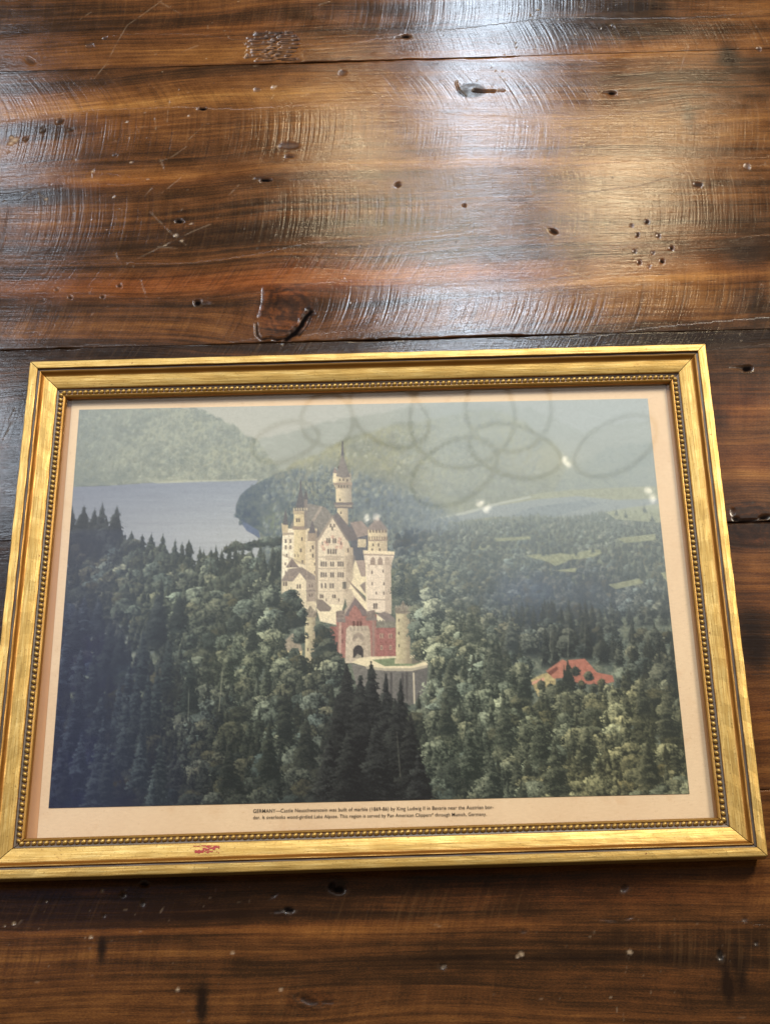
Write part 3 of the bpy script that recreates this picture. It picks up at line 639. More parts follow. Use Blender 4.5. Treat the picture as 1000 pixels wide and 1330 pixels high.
def gold_material():
    s = Nodes('worn_gilt')
    tc = s.n('ShaderNodeTexCoord').outputs['Object']
    pat = s.attr('patina_shade').outputs['Fac']
    streak = s.noise(s.vmul(tc, (48, 1500, 1500)), 1, 3, .6); speck = s.noise(tc, 900, 2, .5); blot = s.noise(tc, 60, 4, .6); chip = s.noise(tc, 210, 3, .5)
    c = s.ramp(streak, [(.22, srgb(126, 98, 52)), (.46, srgb(180, 147, 80)), (.78, srgb(212, 188, 126))])
    c = s.mix(s.range(blot, .42, .68, 0, .55), c, srgb(160, 126, 62))
    c = s.mix(s.range(speck, .63, .72, 0, .6), c, srgb(96, 70, 34))
    c = s.mix(s.range(pat, 0, .5, 0, 1), c, srgb(136, 86, 24))
    c = s.mix(s.range(pat, .5, 1, 0, 1), c, s.mix(blot, srgb(42, 34, 26), srgb(120, 106, 92)))
    c = s.mix(s.range(chip, .715, .74, 0, .8), c, srgb(104, 44, 26))
    h = s.math('ADD', s.math('MULTIPLY', streak, .7), s.math('MULTIPLY', speck, .6))
    s.principled(Base_Color=c, Metallic=s.range(pat, .5, 1, .66, .1), Roughness=s.math('ADD', .30, s.math('MULTIPLY', blot, .22)), Normal=s.bump(h, .35, .0002))
    return s.m
def plain(name, colour, rough=.6, grain=None):
    s = Nodes(name); c = colour
    if grain:
        tc = s.n('ShaderNodeTexCoord').outputs['Object']
        c = s.mix(s.noise(tc, grain[0], 4, .6), colour, grain[1])
    s.principled(Base_Color=c, Roughness=rough); return s.m
def print_material():
    s = Nodes('halftone_print')
    s.principled(Base_Color=s.attr('ink').outputs['Color'], Roughness=.75, Specular_IOR_Level=.2); return s.m
def paper_material():
    s = Nodes('aged_paper')
    tc = s.n('ShaderNodeTexCoord').outputs['Object']
    c = s.ramp(s.noise(tc, 16, 5, .6), [(.3, PAPER_A), (.7, PAPER_B)])
    c = s.mix(s.range(s.noise(tc, 700, 2, .5), .66, .74, 0, .35), c, srgb(190, 150, 110))
    c = s.mix(s.range(s.noise(tc, 55, 3, .6), .60, .78, 0, .38), c, srgb(206, 158, 112))
    c = s.mix(s.range(s.noise(s.vmul(tc, (300, 900, 1)), 1, 3, .6), .3, .7, 0, .14), c, srgb(170, 130, 96))
    s.principled(Base_Color=c, Roughness=.8, Specular_IOR_Level=.2); return s.m
def glass_material():
    s = Nodes('picture_glass')
    ge = s.n('ShaderNodeNewGeometry'); dp = s.n('ShaderNodeVectorMath', operation='DOT_PRODUCT')
    s.link(ge.outputs['Incoming'], dp.inputs[0]); s.link(ge.outputs['Normal'], dp.inputs[1])
    graz = s.math('POWER', s.math('SUBTRACT', 1.0, s.math('ABSOLUTE', dp.outputs['Value'])), 5.0)     # Schlick, alike from both sides
    fres = s.math('ADD', .043, s.math('MULTIPLY', graz, .957))
    tr = s.n('ShaderNodeBsdfTransparent'); tr.inputs[0].default_value = (.975, .985, .978, 1)
    gl = s.n('ShaderNodeBsdfGlossy'); gl.inputs['Roughness'].default_value = .03
    tc = s.n('ShaderNodeTexCoord').outputs['Object']
    s.link(s.bump(s.noise(tc, 9, 2, .5), .25, .0006), gl.inputs['Normal'])
    mx = s.n('ShaderNodeMixShader'); s.link(fres, mx.inputs[0]); s.link(tr.outputs[0], mx.inputs[1]); s.link(gl.outputs[0], mx.inputs[2])
    s.link(mx.outputs[0], s.out.inputs[0]); return s.m
def emissive(name, colour, strength):
    s = Nodes(name); e = s.n('ShaderNodeEmission'); e.inputs[0].default_value = colour; e.inputs[1].default_value = strength
    s.link(e.outputs[0], s.out.inputs[0]); return s.m
WOOD = wood_material(); GOLD = gold_material()

# ---------------------------------------------------------------- the table: five reclaimed planks
def axis(lo, a, b, hi, fine, coarse):
    return np.concatenate([np.arange(lo, a - coarse / 2, coarse), np.arange(a, b, fine), np.arange(b + coarse / 2, hi, coarse), [hi]])
SEAMS = [0.86, 0.4075, 0.1775, 0.0435, -0.118, -0.46]
XS = axis(-0.78, -0.295, 0.322, 0.80, 0.00076, 0.03)
KNOTS = []           # x, y, rx, ry, strength, tilt
for px, py, rx, ry, st, dk in ((372, 402, .020, .021, 1.0, .10), (612, 117, .0110, .0072, .9, .42), (975, 680, .014, .016, .8, .2), (438, 1152, .007, .006, .6, .3), (402, 1300, .013, .006, .5, .1), (905, 155, .008, .013, .25, .1)):
    p = at(px, py); KNOTS.append((p.x, p.y, rx, ry, st, dk))
STAINS = []          # soft-edged stains: x, y, rx, ry, tone, red
for px, py, rx, ry, dt, dr in (
        (70, 20, 170, 22, -.20, 0), (300, 52, 120, 14, .05, 0), (60, 138, 110, 13, .22, .2), (170, 164, 80, 9, .2, .2), (330, 125, 160, 22, .12, 0), (45, 168, 70, 9, -.25, 0),
        (30, 250, 62, 17, -.42, 0), (150, 238, 120, 9, .26, .35), (260, 262, 330, 12, -.16, 0), (120, 300, 190, 16, .1, .1), (330, 310, 120, 18, -.14, 0), (200, 372, 230, 16, .08, .8), (410, 360, 90, 34, .1, .7),
        (560, 362, 150, 16, .12, .9), (470, 415, 160, 20, -.05, .2), (600, 325, 260, 13, -.2, -.2), (700, 335, 190, 8, -.15, 0), (880, 362, 130, 14, .2, .25), (970, 330, 40, 26, -.4, 0), (985, 395, 30, 30, -.35, 0), (620, 440, 400, 16, -.2, 0), (60, 448, 260, 14, -.3, .1), (860, 440, 160, 20, -.15, 0),
        (760, 50, 240, 12, -.1, 0), (880, 62, 120, 8, .22, .2), (640, 75, 200, 8, .16, .1), (985, 80, 50, 14, -.3, 0), (820, 10, 40, 10, -.35, 0), (560, 60, 140, 10, -.1, 0), (800, 160, 260, 30, .02, 0), (600, 100, 150, 30, -.05, 0), (700, 130, 300, 8, .12, 0), (600, 215, 240, 10, .14, .1), (880, 215, 160, 10, .1, .1), (760, 265, 300, 14, .08, 0),
        (945, 70, 14, 14, -.5, -.2), (895, 155, 8, 14, -.3, 0), (20, 560, 60, 70, -.3, .1), (20, 720, 60, 90, -.35, .2), (955, 455, 60, 24, -.25, -.2), (965, 530, 70, 30, .1, .5), (935, 545, 16, 18, -.3, 0), (985, 610, 60, 26, .2, .3), (975, 690, 50, 26, -.2, .2), (985, 760, 30, 60, .12, .3), (980, 840, 14, 50, -.3, 0), (990, 940, 14, 60, .1, .2),
        (150, 1188, 260, 24, -.34, .3), (330, 1200, 200, 20, -.25, .1), (260, 1212, 240, 6, .3, .1), (420, 1218, 120, 9, .3, .15), (520, 1160, 160, 14, -.2, .25), (780, 1160, 220, 22, -.2, .5), (120, 1290, 200, 16, -.12, 0), (330, 1310, 260, 14, .08, 0), (640, 1275, 180, 14, -.1, 0), (880, 1282, 200, 22, .12, .1), (620, 1208, 120, 6, .2, .1), (820, 1220, 180, 10, -.15, .1),
        (132, 1237, 5, 14, -.6, 0), (262, 1312, 6, 22, -.7, 0), (945, 1280, 6, 22, -.6, 0), (962, 1270, 8, 20, -.4, 0), (590, 1110, 400, 50, -.2, .2)):
    a, b, c = at(px, py), at(px + rx, py), at(px, py - ry); STAINS.append((a.x, a.y, (b - a).length, (c - a).length, dt, dr))
PITS = []            # x, y, rx, ry, tilt, depth
for px, py, rx, ry, tl, dp in (
        (527, 47, 7, 2.6, 0, 1), (521, 48, 9, 1.2, 0, .7), (795, 120, 6, 2.6, 0, 1), (789, 119, 8, 1, 0, .6), (263, 141, 7, 2.2, 0, 1), (445, 94, 5, 3.4, 0, .45), (334, 116, 5, 3, .3, .4), (375, 189, 15, 4, .05, .4), (376, 203, 6, 2, 0, .7), (345, 233, 8, 2.6, .1, 1), (337, 231, 7, 1, 0, .6), (233, 287, 5, 2.6, 0, 1), (257, 393, 5, 4.2, 0, 1), (266, 394, 8, 2, 0, .5), (155, 371, 3, 2.6, 0, .8), (133, 385, 3, 2, 0, .8), (91, 386, 3, 2, .6, .8), (74, 376, 3, 2, 0, .6), (54, 391, 5, 1.3, -.2, .6),
        (719, 300, 7, 2.6, .55, .9), (906, 239, 6, 3, .1, .7), (516, 239, 4, 3, -.6, .7), (603, 266, 2, 2, 0, .7), (840, 288, 2.2, 2.2, 0, 1), (828, 305, 2, 2, 0, .9), (855, 306, 2, 2, 0, .7), (872, 322, 2.4, 2.4, 0, 1), (860, 339, 2.6, 2.6, 0, 1), (830, 341, 2, 2, 0, .9), (824, 326, 2, 2, 0, .6), (848, 328, 1.6, 1.6, 0, .6), (843, 346, 1.6, 1.6, 0, .5), (820, 293, 2, 2, 0, .4), (985, 63, 3, 3, 0, .5), (970, 216, 4, 4, 0, .4),
        (39, 78, 9, 3, .7, .55), (116, 59, 6, 3, .3, .4), (78, 157, 4, 4, .8, .6), (92, 168, 3, 2, 0, .7), (56, 169, 3, 3, 0, .5), (34, 180, 3, 3, 0, .5), (136, 49, 3, 2, 0, .6), (149, 201, 3, 2, 0, .6),
        (970, 478, 8, 4.2, 0, 1), (962, 477, 14, 1.2, 0, .7), (440, 1156, 10, 6, 0, .9), (432, 1152, 6, 8, .5, .7), (375, 1182, 8, 4, .15, 1), (362, 1184, 8, 1.6, -.2, .6), (160, 1163, 4, 3, 0, .6), (187, 1149, 7, 3, .1, .8), (811, 1154, 6, 5, -.4, .55), (440, 1268, 0, 0, 0, 0), (400, 1300, 16, 5, .35, .6), (425, 1302, 12, 2, .1, .5), (355, 1164, 6, 2, -.5, .5), (680, 1210, 4, 2, 0, .5), (575, 1255, 5, 5, .4, .5), (624, 1168, 0, 0, 0, 0), (790, 1195, 14, 2, .1, .35), (818, 1192, 8, 1.5, -.3, .5), (935, 1240, 4, 8, -.2, .8), (982, 1225, 3, 3, 0, .6), (967, 1194, 4, 3, 0, .5), (185, 1174, 4, 3, 1, .5), (135, 1190, 2, 2, 0, .5),
        (956, 674, 5, 3, .3, .9), (992, 672, 8, 3, -.2, 1), (972, 676, 16, 1.6, -.05, .9), (952, 665, 3, 5, 0, .5)):
    if rx: a, b, c = at(px, py), at(px + rx, py), at(px, py - ry); PITS.append((a.x, a.y, (b - a).length * .85, (c - a).length * .85, tl, dp))
CRACKS = []          # polylines: points, half width (m), depth, attribute
def crack(pts, w, depth, kind='pit'): CRACKS.append(([at(*p) for p in pts], w, depth, kind))
crack([(333, 420), (334, 434), (340, 440), (352, 438), (360, 441), (372, 438), (385, 428), (395, 412), (402, 405)], .0008, 1)
crack([(372, 440), (383, 433), (392, 421), (398, 411), (404, 404)], .0021, 1); crack([(388, 436), (398, 424), (404, 410)], .0006, .8)
crack([(336, 412), (340, 398), (342, 384), (341, 372)], .0004, .3)
crack([(616, 117), (628, 118)], .0012, .7); crack([(628, 118), (642, 117.5)], .0008, .7); crack([(642, 117.5), (655, 117)], .0004, .6); crack([(592, 106), (595, 116), (604, 124)], .0004, .35)
for k in range(15):  # chiselled patch in the top plank
    y = 42 + k * 2.5; hw = 38 * math.sqrt(1 - .7 * ((k - 7) / 7.5) ** 2); x0 = 355 - hw + (k * 37 % 11); x1 = 356 + hw - (k * 53 % 13); m = (x0 + x1) / 2 + (k * 29 % 17) - 8
    crack([(x0, y + (k % 3) * .6), (m - 6, y + .8), (m, y - .6)], .00042, .9); crack([(m + 3, y + .5), (x1, y + (k % 2) * .9)], .00046, .95)
crack([(320, 74), (335, 72), (352, 75), (372, 77), (388, 77)], .0009, .7)
for pts in ([(210, 0), (188, 16), (165, 32), (150, 58), (138, 82), (122, 102)], [(118, 15), (104, 24)], [(258, 58), (236, 66)], [(242, 190), (222, 204), (208, 208)], [(208, 206), (216, 226)], [(262, 165), (246, 180)], [(220, 130), (217, 158)], [(180, 165), (210, 164)], [(200, 150), (203, 168)], [(118, 230), (121, 220)],
            [(165, 342), (205, 322), (250, 300), (275, 290)], [(195, 275), (220, 300), (242, 318)], [(205, 320), (230, 322)], [(182, 362), (190, 386)], [(150, 330), (158, 345)], [(310, 240), (298, 252)], [(200, 240), (188, 254)], [(235, 230), (210, 250)], [(890, 62), (884, 90)], [(882, 92), (894, 60)], [(415, 6), (428, 2)], [(205, 0), (236, 18)], [(30, 255), (50, 240)], [(50, 250), (62, 262)], [(208, 1186), (212, 1180)], [(20, 1206), (28, 1196)], [(820, 1256), (814, 1240)], [(560, 1200), (572, 1204)], [(12, 545), (20, 530)], [(5, 570), (16, 548)]):
    crack(pts, .00042, .35, 'scratch')
FLECKS = []
for px, py, r in ((355, 113, 2.6), (358, 112, 1.6), (818, 1237, 3.2), (677, 1240, 3), (672, 1243, 2), (302, 1238, 2.2), (364, 1286, 2.2), (118, 1218, 2), (231, 1286, 2.4), (120, 222, 2), (133, 1158, 1.5), (228, 305, 2.4), (236, 312, 2), (148, 255, 1.6), (60, 258, 1.8), (19, 182, 4), (14, 186, 3), (15, 178, 2.4), (576, 1256, 2.2), (18, 1200, 1.6), (170, 210, 1.4), (192, 232, 1.4), (165, 158, 1.4), (245, 150, 1.4), (248, 290, 1.6), (215, 318, 1.4)):
    a, b = at(px, py), at(px + r, py); FLECKS.append((a.x, a.y, (b - a).length))
BANDS = []           # saw-mark bands: middle y, half height, arc middle y, radius (signed), strength
for py, hw, pc, rad, st in ((10, 34, 0, .10, .5), (55, 24, 95, .10, .55), (118, 34, 175, .075, .9), (172, 36, 150, .16, .8), (235, 20, 260, .2, .35), (285, 44, 262, .13, .85), (345, 22, 262, .10, .6), (410, 30, 360, .085, .8), (450, 16, 360, .1, .5), (540, 60, 480, .2, .35), (760, 120, 700, .3, .35),
                            (1000, 80, 950, -.3, .4), (1165, 45, 1290, -.12, .75), (1235, 34, 1190, .14, .7), (1300, 36, 1180, .2, .55)):
    c = at(500, py); BANDS.append((c.y, (at(500, py - hw) - c).length, at(500, pc).y, rad, st))

def plank_fields(X, Y, k):
    warp = (fbm(X * 3.1 + k * 7, Y * 9, 100 + k, 3) - .5) * .030 + (fbm(X * 11, Y * 26, 120 + k, 2) - .5) * .006
    GY = Y + warp; GX = X + k * 3.7
    kn = np.zeros_like(X); kd = np.zeros_like(X); rg = np.zeros_like(X)
    for (x, y, rx, ry, st, dk) in KNOTS:
        dx = (X - x) / (rx * 2.6); dy = (Y - y) / (ry * 1.5)
        e = np.exp(-(dx * dx + dy * dy)); GY = GY - (Y - y) * .82 * st * e
        r = np.sqrt(((X - x) / rx) ** 2 + ((Y - y) / ry) ** 2)
        m = np.clip((1.05 - r) / .25, 0, 1) * st
        rg = rg + m * (np.sin(r * 17 + (fbm(X * 160, Y * 160, 77, 2) - .5) * 9) * .10 + (fbm(X * 420, Y * 420, 78, 2) - .5) * .25)
        kn = np.maximum(kn, m); kd = np.maximum(kd, m * dk * (1.3 - .5 * r))
    tone = .43 + (fbm(GX * 2.0, GY * 38, 140 + k, 4) - .5) * .72 + (fbm(X * 7, Y * 9, 160 + k, 3) - .5) * .30
    tone = tone + {0: .0, 1: .03, 2: -.05, 3: -.04, 4: .03}[k]
    red = np.clip((fbm(GX * 1.6, GY * 22, 180 + k, 3) - .55) * 2, 0, 1) * .5
    rag = 1 + (fbm(X * 40, Y * 60, 190, 3) - .5) * .9
    wavy = Y + (fbm(X * 6, X * 0, 3, 2) - .5) * .01
    for (x, y, rx, ry, dt, dr) in STAINS:
        if y + 3 * ry < Y.min() or y - 3 * ry > Y.max(): continue
        e = np.exp(-((((X - x) / rx) ** 2 + ((wavy - y) / ry) ** 2)) * rag)
        tone = tone + dt * e; red = red + dr * e
    tone = tone * (1 - kn * .85) + .43 * kn * .85 - kd + rg; red = np.clip(red + kn * .45, 0, 1)
    # saw marks
    S = X.copy(); A = np.zeros_like(X)
    edge = (fbm(X * 9, Y * 4, 210, 3) - .5) * .02
    for (yc, hw, ya, R, st) in BANDS:
        a = np.exp(-((Y + edge - yc) / (hw * .95)) ** 2) * st * .9
        a = a * np.clip((fbm(X * 5 + yc * 31, Y * 14, 220, 3) - .30) * 2.6, 0, 1)
        s = X + np.clip((Y - ya) ** 2, 0, .02) / (2 * R)
        up = a > A; S = np.where(up, s + yc * 2.3, S); A = np.maximum(A, a)
    A = A * (1 - kn)
    pit = np.clip(kd - .12, 0, 1) * 1.9 * fbm(X * 200, Y * 300, 333, 3); scr = np.zeros_like(X); z = np.zeros_like(X)
    sx = X[0]; sy = Y[:, 0]
    def win(x, y, r):
        i0, i1 = np.searchsorted(sx, (x - r, x + r)); j0, j1 = np.searchsorted(sy, (y - r, y + r)); return slice(j0, j1), slice(i0, i1)
    for (x, y, rx, ry, tl, dp) in PITS:
        w = win(x, y, max(rx, ry) * 1.8 + .001)
        if X[w].size == 0: continue
        u = X[w] - x; v = Y[w] - y; c, s_ = math.cos(tl), math.sin(tl)
        uu = u * c - v * s_; vv = u * s_ + v * c
        r = np.sqrt((uu / rx) ** 2 + (vv / ry) ** 2) + (fbm(X[w] * 500, Y[w] * 500, 230, 2) - .5) * .5
        m = np.clip((1.25 - r) / .5, 0, 1) * dp
        pit[w] = np.maximum(pit[w], m); z[w] = np.minimum(z[w], -.0008 * m)
        rim = np.exp(-((r - 1.5) / .25) ** 2) * .10 * dp * (vv < 0); scr[w] = np.maximum(scr[w], rim)
    for pts, wd, dp, kind in CRACKS:
        for p, q in zip(pts[:-1], pts[1:]):
            L = (q - p).length; mid = (p + q) / 2; w = win(mid.x, mid.y, L / 2 + wd * 4 + .001)
            if X[w].size == 0 or L == 0: continue
            dx, dy = (q.x - p.x) / L, (q.y - p.y) / L
            u = np.clip((X[w] - p.x) * dx + (Y[w] - p.y) * dy, 0, L)
            d = np.hypot(X[w] - p.x - u * dx, Y[w] - p.y - u * dy)
            d = d * (1 + (fbm(X[w] * 420, Y[w] * 420, 240, 2) - .5) * 1.2)
            m = np.clip(1.4 - d / wd, 0, 1) * dp
            if kind == 'pit': pit[w] = np.maximum(pit[w], m); z[w] = np.minimum(z[w], -.0008 * m)
            else:
                m = m * np.clip((fbm(X[w] * 300, Y[w] * 300, 250, 2) - .2) * 2, 0, 1); scr[w] = np.maximum(scr[w], m)
    for (x, y, r) in FLECKS:
        w = win(x, y, r * 2)
        if X[w].size: scr[w] = np.maximum(scr[w], np.clip(1.6 - np.hypot(X[w] - x, (Y[w] - y) * 1.3) / r + (fbm(X[w] * 900, Y[w] * 900, 260, 2) - .5), 0, 1.4))
    # tiny random nicks
    nick = fbm(X * 330, Y * 360, 270, 2); reg = np.clip((fbm(X * 9, Y * 9, 271, 2) - .5) * 3, 0, 1)
    scr = np.maximum(scr, np.clip((nick - .86) * 9, 0, .8) * reg)
    pit = np.maximum(pit, np.clip((.085 - fbm(X * 300, Y * 340, 280, 2)) * 14, 0, .7))
    z = z + (fbm(X * 5, Y * 14, 290 + k, 2) - .5) * .0007
    return GX, GY, tone, red, S, A, pit, scr, z
table = tag(empty('wooden_table', (0, 0, -0.034)), 'dark varnished reclaimed wood table top with saw marks, knots and nail holes', 'table')
for k in range(5):
    hi, lo = SEAMS[k], SEAMS[k + 1]
    fa, fb = max(lo, -.262), min(hi, .505)
    ys = np.arange(fa + .0009, fb - .0009, .00088) if k != 3 else np.arange(fa + .0009, fb - .0009, .0011)
    ys = np.concatenate([[lo + .00002, lo + .0005], ys, [hi - .0005, hi - .00002]])
    if lo < -.262: ys = np.concatenate([np.arange(lo + .00002, -.262, .02), ys[2:]])
    if hi > .505: ys = np.concatenate([ys[:-2], np.arange(.515, hi, .02), [hi]])
    X, Y = np.meshgrid(XS, ys)
    GX, GY, tone, red, S, A, pit, scr, z = plank_fields(X, Y, k)
    ed = np.minimum(np.abs(Y - lo), np.abs(Y - hi)) + (fbm(X * 60, Y * 3, 300 + k, 3) - .42) * .0012
    tight = np.clip((fbm(X * 5 + 3, X * 0 + lo * 20, 310, 2) - .62) * 5, .0, .5)      # joint opens and closes
    for sy_, xa, xb in ((.4075, -.125, .03), (.1775, -.085, .115), (.1775, -.30, -.2), (.0435, .205, .33)):
        tight = np.where(np.abs(Y - sy_) < .03, np.maximum(tight, np.clip(1 - np.maximum(xa - X, X - xb) / .02, 0, 1)), tight)
    drop = np.clip(1 - ed / .0006, 0, 1)
    z = z - drop * .0016 * tight; pit = np.maximum(pit, drop * (.14 + .8 * tight))
    tone = np.clip(tone - np.clip(1 - ed / .003, 0, 1) * .05, -.3, 1.2)
    me = grid_mesh('plank', X, Y, z + .034, {'grain': ('FLOAT_VECTOR', np.stack([GX, GY, X * 0], -1)), 'kerf': ('FLOAT_VECTOR', np.stack([S, A, Y], -1)),
                   'tone': ('FLOAT', tone), 'red': ('FLOAT', red), 'pit': ('FLOAT', np.clip(pit, 0, 1)), 'scratch': ('FLOAT', scr)}, True, 0.0)
    link('plank', me, WOOD, table)

# ---------------------------------------------------------------- the gilt frame
OUT = [Vector(p) for p in ((-.2091, .1596), (.2103, .1590), (.2079, -.1575), (-.2113, -.1602))]   # TL TR BR BL
# depth from the outer edge, height against the top face, patina (0 gilt, .5 brown painted as shade on the steep face, 1 dirty groove)
PROFILE = [(2.2, -14.3, .8), (.6, -9, .3), (0, -7.5, .1), (0, -.5, .0), (.25, -.12, 0), (.7, 0, 0), (2.6, .1, 0), (4.7, 0, 0), (5.05, -.25, .3), (5.2, -1.5, 1), (6.3, -1.6, 1), (6.4, -.95, .75), (6.75, -.8, .25), (7.1, -.95, .3),
           (7.5, -1.3, .45), (8.2, -2.1, .5), (9.0, -2.8, .42), (9.7, -3.1, .12), (11, -3.25, 0), (13, -3.5, 0), (15.2, -3.95, 0), (16.8, -4.4, 0), (17.3, -4.75, .3), (17.5, -5.7, 1), (18.4, -6.0, 1), (18.6, -6.4, .9), (21.0, -6.5, .85), (21.3, -6.0, .3), (21.7, -5.9, .2), (22.4, -6.4, .3), (23.0, -7.3, .42), (23.1, -8.8, .6), (19.2, -8.9, .8), (19.2, -14.3, .8)]
def corner(i, d):     # inner corner of the contour that runs d inside the outer edge
    p = OUT[i]; a = (OUT[i] - OUT[i - 1]).normalized(); b = (OUT[(i + 1) % 4] - OUT[i]).normalized()
    na = Vector((a.y, -a.x)); nb = Vector((b.y, -b.x))
    n = (na + nb) / (1 + na.dot(nb)); return p + n * d
frame = tag(empty('picture_frame', (0, 0, 0)), 'gilt wooden picture frame with beaded inner edge lying on the wooden table', 'picture frame')
RAILS = []
def profile_z(d):
    pr = [(a, b) for a, b, _ in PROFILE[3:31]]
    return float(np.interp(d * 1000, [a for a, _ in pr], [b for _, b in pr])) / 1000 + TOP
for i in range(4):
    A, B = OUT[i], OUT[(i + 1) % 4]; L = (B - A).length
    ux = (B - A).normalized(); ang = math.atan2(ux.y, ux.x)
    uy = Vector((ux.y, -ux.x))                      # inwards
    NS = 44; V = []; F = []; pat = []
    for sI in range(NS + 1):
        t = sI / NS
        for j, (d, z, pa) in enumerate(PROFILE):
            d /= 1000
            a, b = corner(i, d), corner((i + 1) % 4, d)
            gap = .00026
            a = a + ux * gap; b = b - ux * gap
            p = a.lerp(b, t) - A
            wob = .00012 * math.sin(sI * 1.7 + j * .4 + i) if 0 < sI < NS and 3 <= j <= 22 else 0
            V.append((p.dot(ux), -p.dot(uy), z / 1000 + TOP + wob)); pat.append(pa)
    n = len(PROFILE)
    for sI in range(NS):
        for j in range(n):
            j2 = (j + 1) % n; F.append((sI * n + j, sI * n + j2, (sI + 1) * n + j2, (sI + 1) * n + j))
    F.append(tuple(range(n - 1, -1, -1))); F.append(tuple(NS * n + j for j in range(n)))
    me = from_lists('rail', V, F)
    bm = bmesh.new(); bm.from_mesh(me); bmesh.ops.recalc_face_normals(bm, faces=bm.faces); bm.to_mesh(me); bm.free()
    at_ = me.attributes.new('patina_shade', 'FLOAT', 'POINT'); at_.data.foreach_set('value', pat)
    r = link('rail', me, GOLD, frame); r.location = (A.x, A.y, 0); r.rotation_euler = (0, 0, ang)
    RAILS.append((r, A, ux, uy))
    # the row of beads along the inner edge: under 10 px each, one string per rail
    d = .0198; a, b = corner(i, d), corner((i + 1) % 4, d)
    a0 = (a - A).dot(ux); b0 = (b - A).dot(ux); nb = int(round((b0 - a0) / .00335))
    V = []; F = []; pat = []; rg = np.random.default_rng(i)
    for q in range(nb):
        x = a0 + (b0 - a0) * (q + .5) / nb; k0 = len(V); g = rg.uniform(.93, 1.05); tw = .00035
        rows, seg = 5, 10
        for rI in range(rows):
            ph = -.35 + (math.pi / 2 + .35) * rI / rows
            for sg in range(seg):
                th = 2 * math.pi * sg / seg
                cx, cy = math.cos(ph) * math.cos(th), math.cos(ph) * math.sin(th)
                V.append((x + cx * .00148 * g + cy * tw, -d + cy * .00150 * g, TOP - .0064 + math.sin(ph) * .0017 * g)); pat.append(max(0, .8 - math.sin(ph) * 1.9))
        V.append((x, -d, TOP - .0064 + .0017 * g)); pat.append(0)
        for rI in range(rows - 1):
            for sg in range(seg):
                s2 = (sg + 1) % seg; F.append((k0 + rI * seg + sg, k0 + rI * seg + s2, k0 + (rI + 1) * seg + s2, k0 + (rI + 1) * seg + sg))
        for sg in range(seg): F.append((k0 + (rows - 1) * seg + sg, k0 + (rows - 1) * seg + (sg + 1) % seg, k0 + rows * seg))
    me = from_lists('bead_trim', V, F, True)
    at_ = me.attributes.new('patina_shade', 'FLOAT', 'POINT'); at_.data.foreach_set('value', pat)
    tag(link('bead_trim', me, GOLD, r), kind='stuff')
# smear of red paint on the near rail
r, A, ux, uy = RAILS[2]
def rail_xy(px, py, z): p = at(px, py, z); v = Vector((p.x, p.y)) - A; return v.dot(ux), v.dot(uy)
V = []; F = []; rg = np.random.default_rng(5)
x0, d0 = rail_xy(286, 1098, TOP - .004); x1, d1 = rail_xy(250, 1110, TOP - .004)
lo, hi = min(d0, d1), max(d0, d1); nx, ny = 60, 22
gx, gy = np.meshgrid(np.arange(nx) / (nx - 1), np.arange(ny) / (ny - 1))    # gx: photo right to left, gy: outer to inner
keep = fbm(gx * 9, gy * 7, 8, 4, .65); gy = gy + (fbm(gx * 7, gy * 5, 18, 3) - .5) * .5
shape = np.clip(np.maximum(np.exp(-((gy - .88) / .12) ** 2), np.maximum(np.exp(-((gy - .25 - (1 - gx) * .45) / .16) ** 2) * (gx < .62), np.exp(-((gy - .22) / .13) ** 2) * ((gx > .25) & (gx < .9)))), 0, 1)
idx = {}
for jj in range(ny - 1):
    for ii in range(nx - 1):
        if shape[jj, ii] * .75 + (keep[jj, ii] - .5) * 1.6 > .36 and 0 < ii < nx - 2:
            q = []
            for a, b in ((ii, jj), (ii + 1, jj), (ii + 1, jj + 1), (ii, jj + 1)):
                if (a, b) not in idx:
                    d = lo + (hi - lo) * b / (ny - 1); xx_ = x0 + (x1 - x0) * a / (nx - 1)
                    idx[(a, b)] = len(V); V.append((xx_, -d, profile_z(d) + .00016))
                q.append(idx[(a, b)])
            F.append(tuple(q))
me = from_lists('paint_smear', V, F)
tag(link('paint_smear', me, plain('red_paint', srgb(176, 34, 22), .5, (900, srgb(120, 26, 18))), r), 'dried smear of red paint on the near rail')
# backing board and glass
def slab(name, pts, z0, z1, mat, parent):
    V = [(p[0], p[1], z0) for p in pts] + [(p[0], p[1], z1) for p in pts]
    me = from_lists(name, V, [(0, 1, 2, 3), (7, 6, 5, 4), (0, 4, 5, 1), (1, 5, 6, 2), (2, 6, 7, 3), (3, 7, 4, 0)])
    bm = bmesh.new(); bm.from_mesh(me); bmesh.ops.recalc_face_normals(bm, faces=bm.faces); bm.to_mesh(me); bm.free()
    return link(name, me, mat, parent)
ins = [corner(i, .0195) for i in range(4)]
slab('backing_board', ins, .0004, .0020, plain('tan_card', srgb(214, 160, 108), .8, (40, srgb(196, 140, 96))), frame)
slab('glass_pane', [corner(i, .0194) for i in range(4)], .0035, GLASS_TOP, glass_material(), frame)

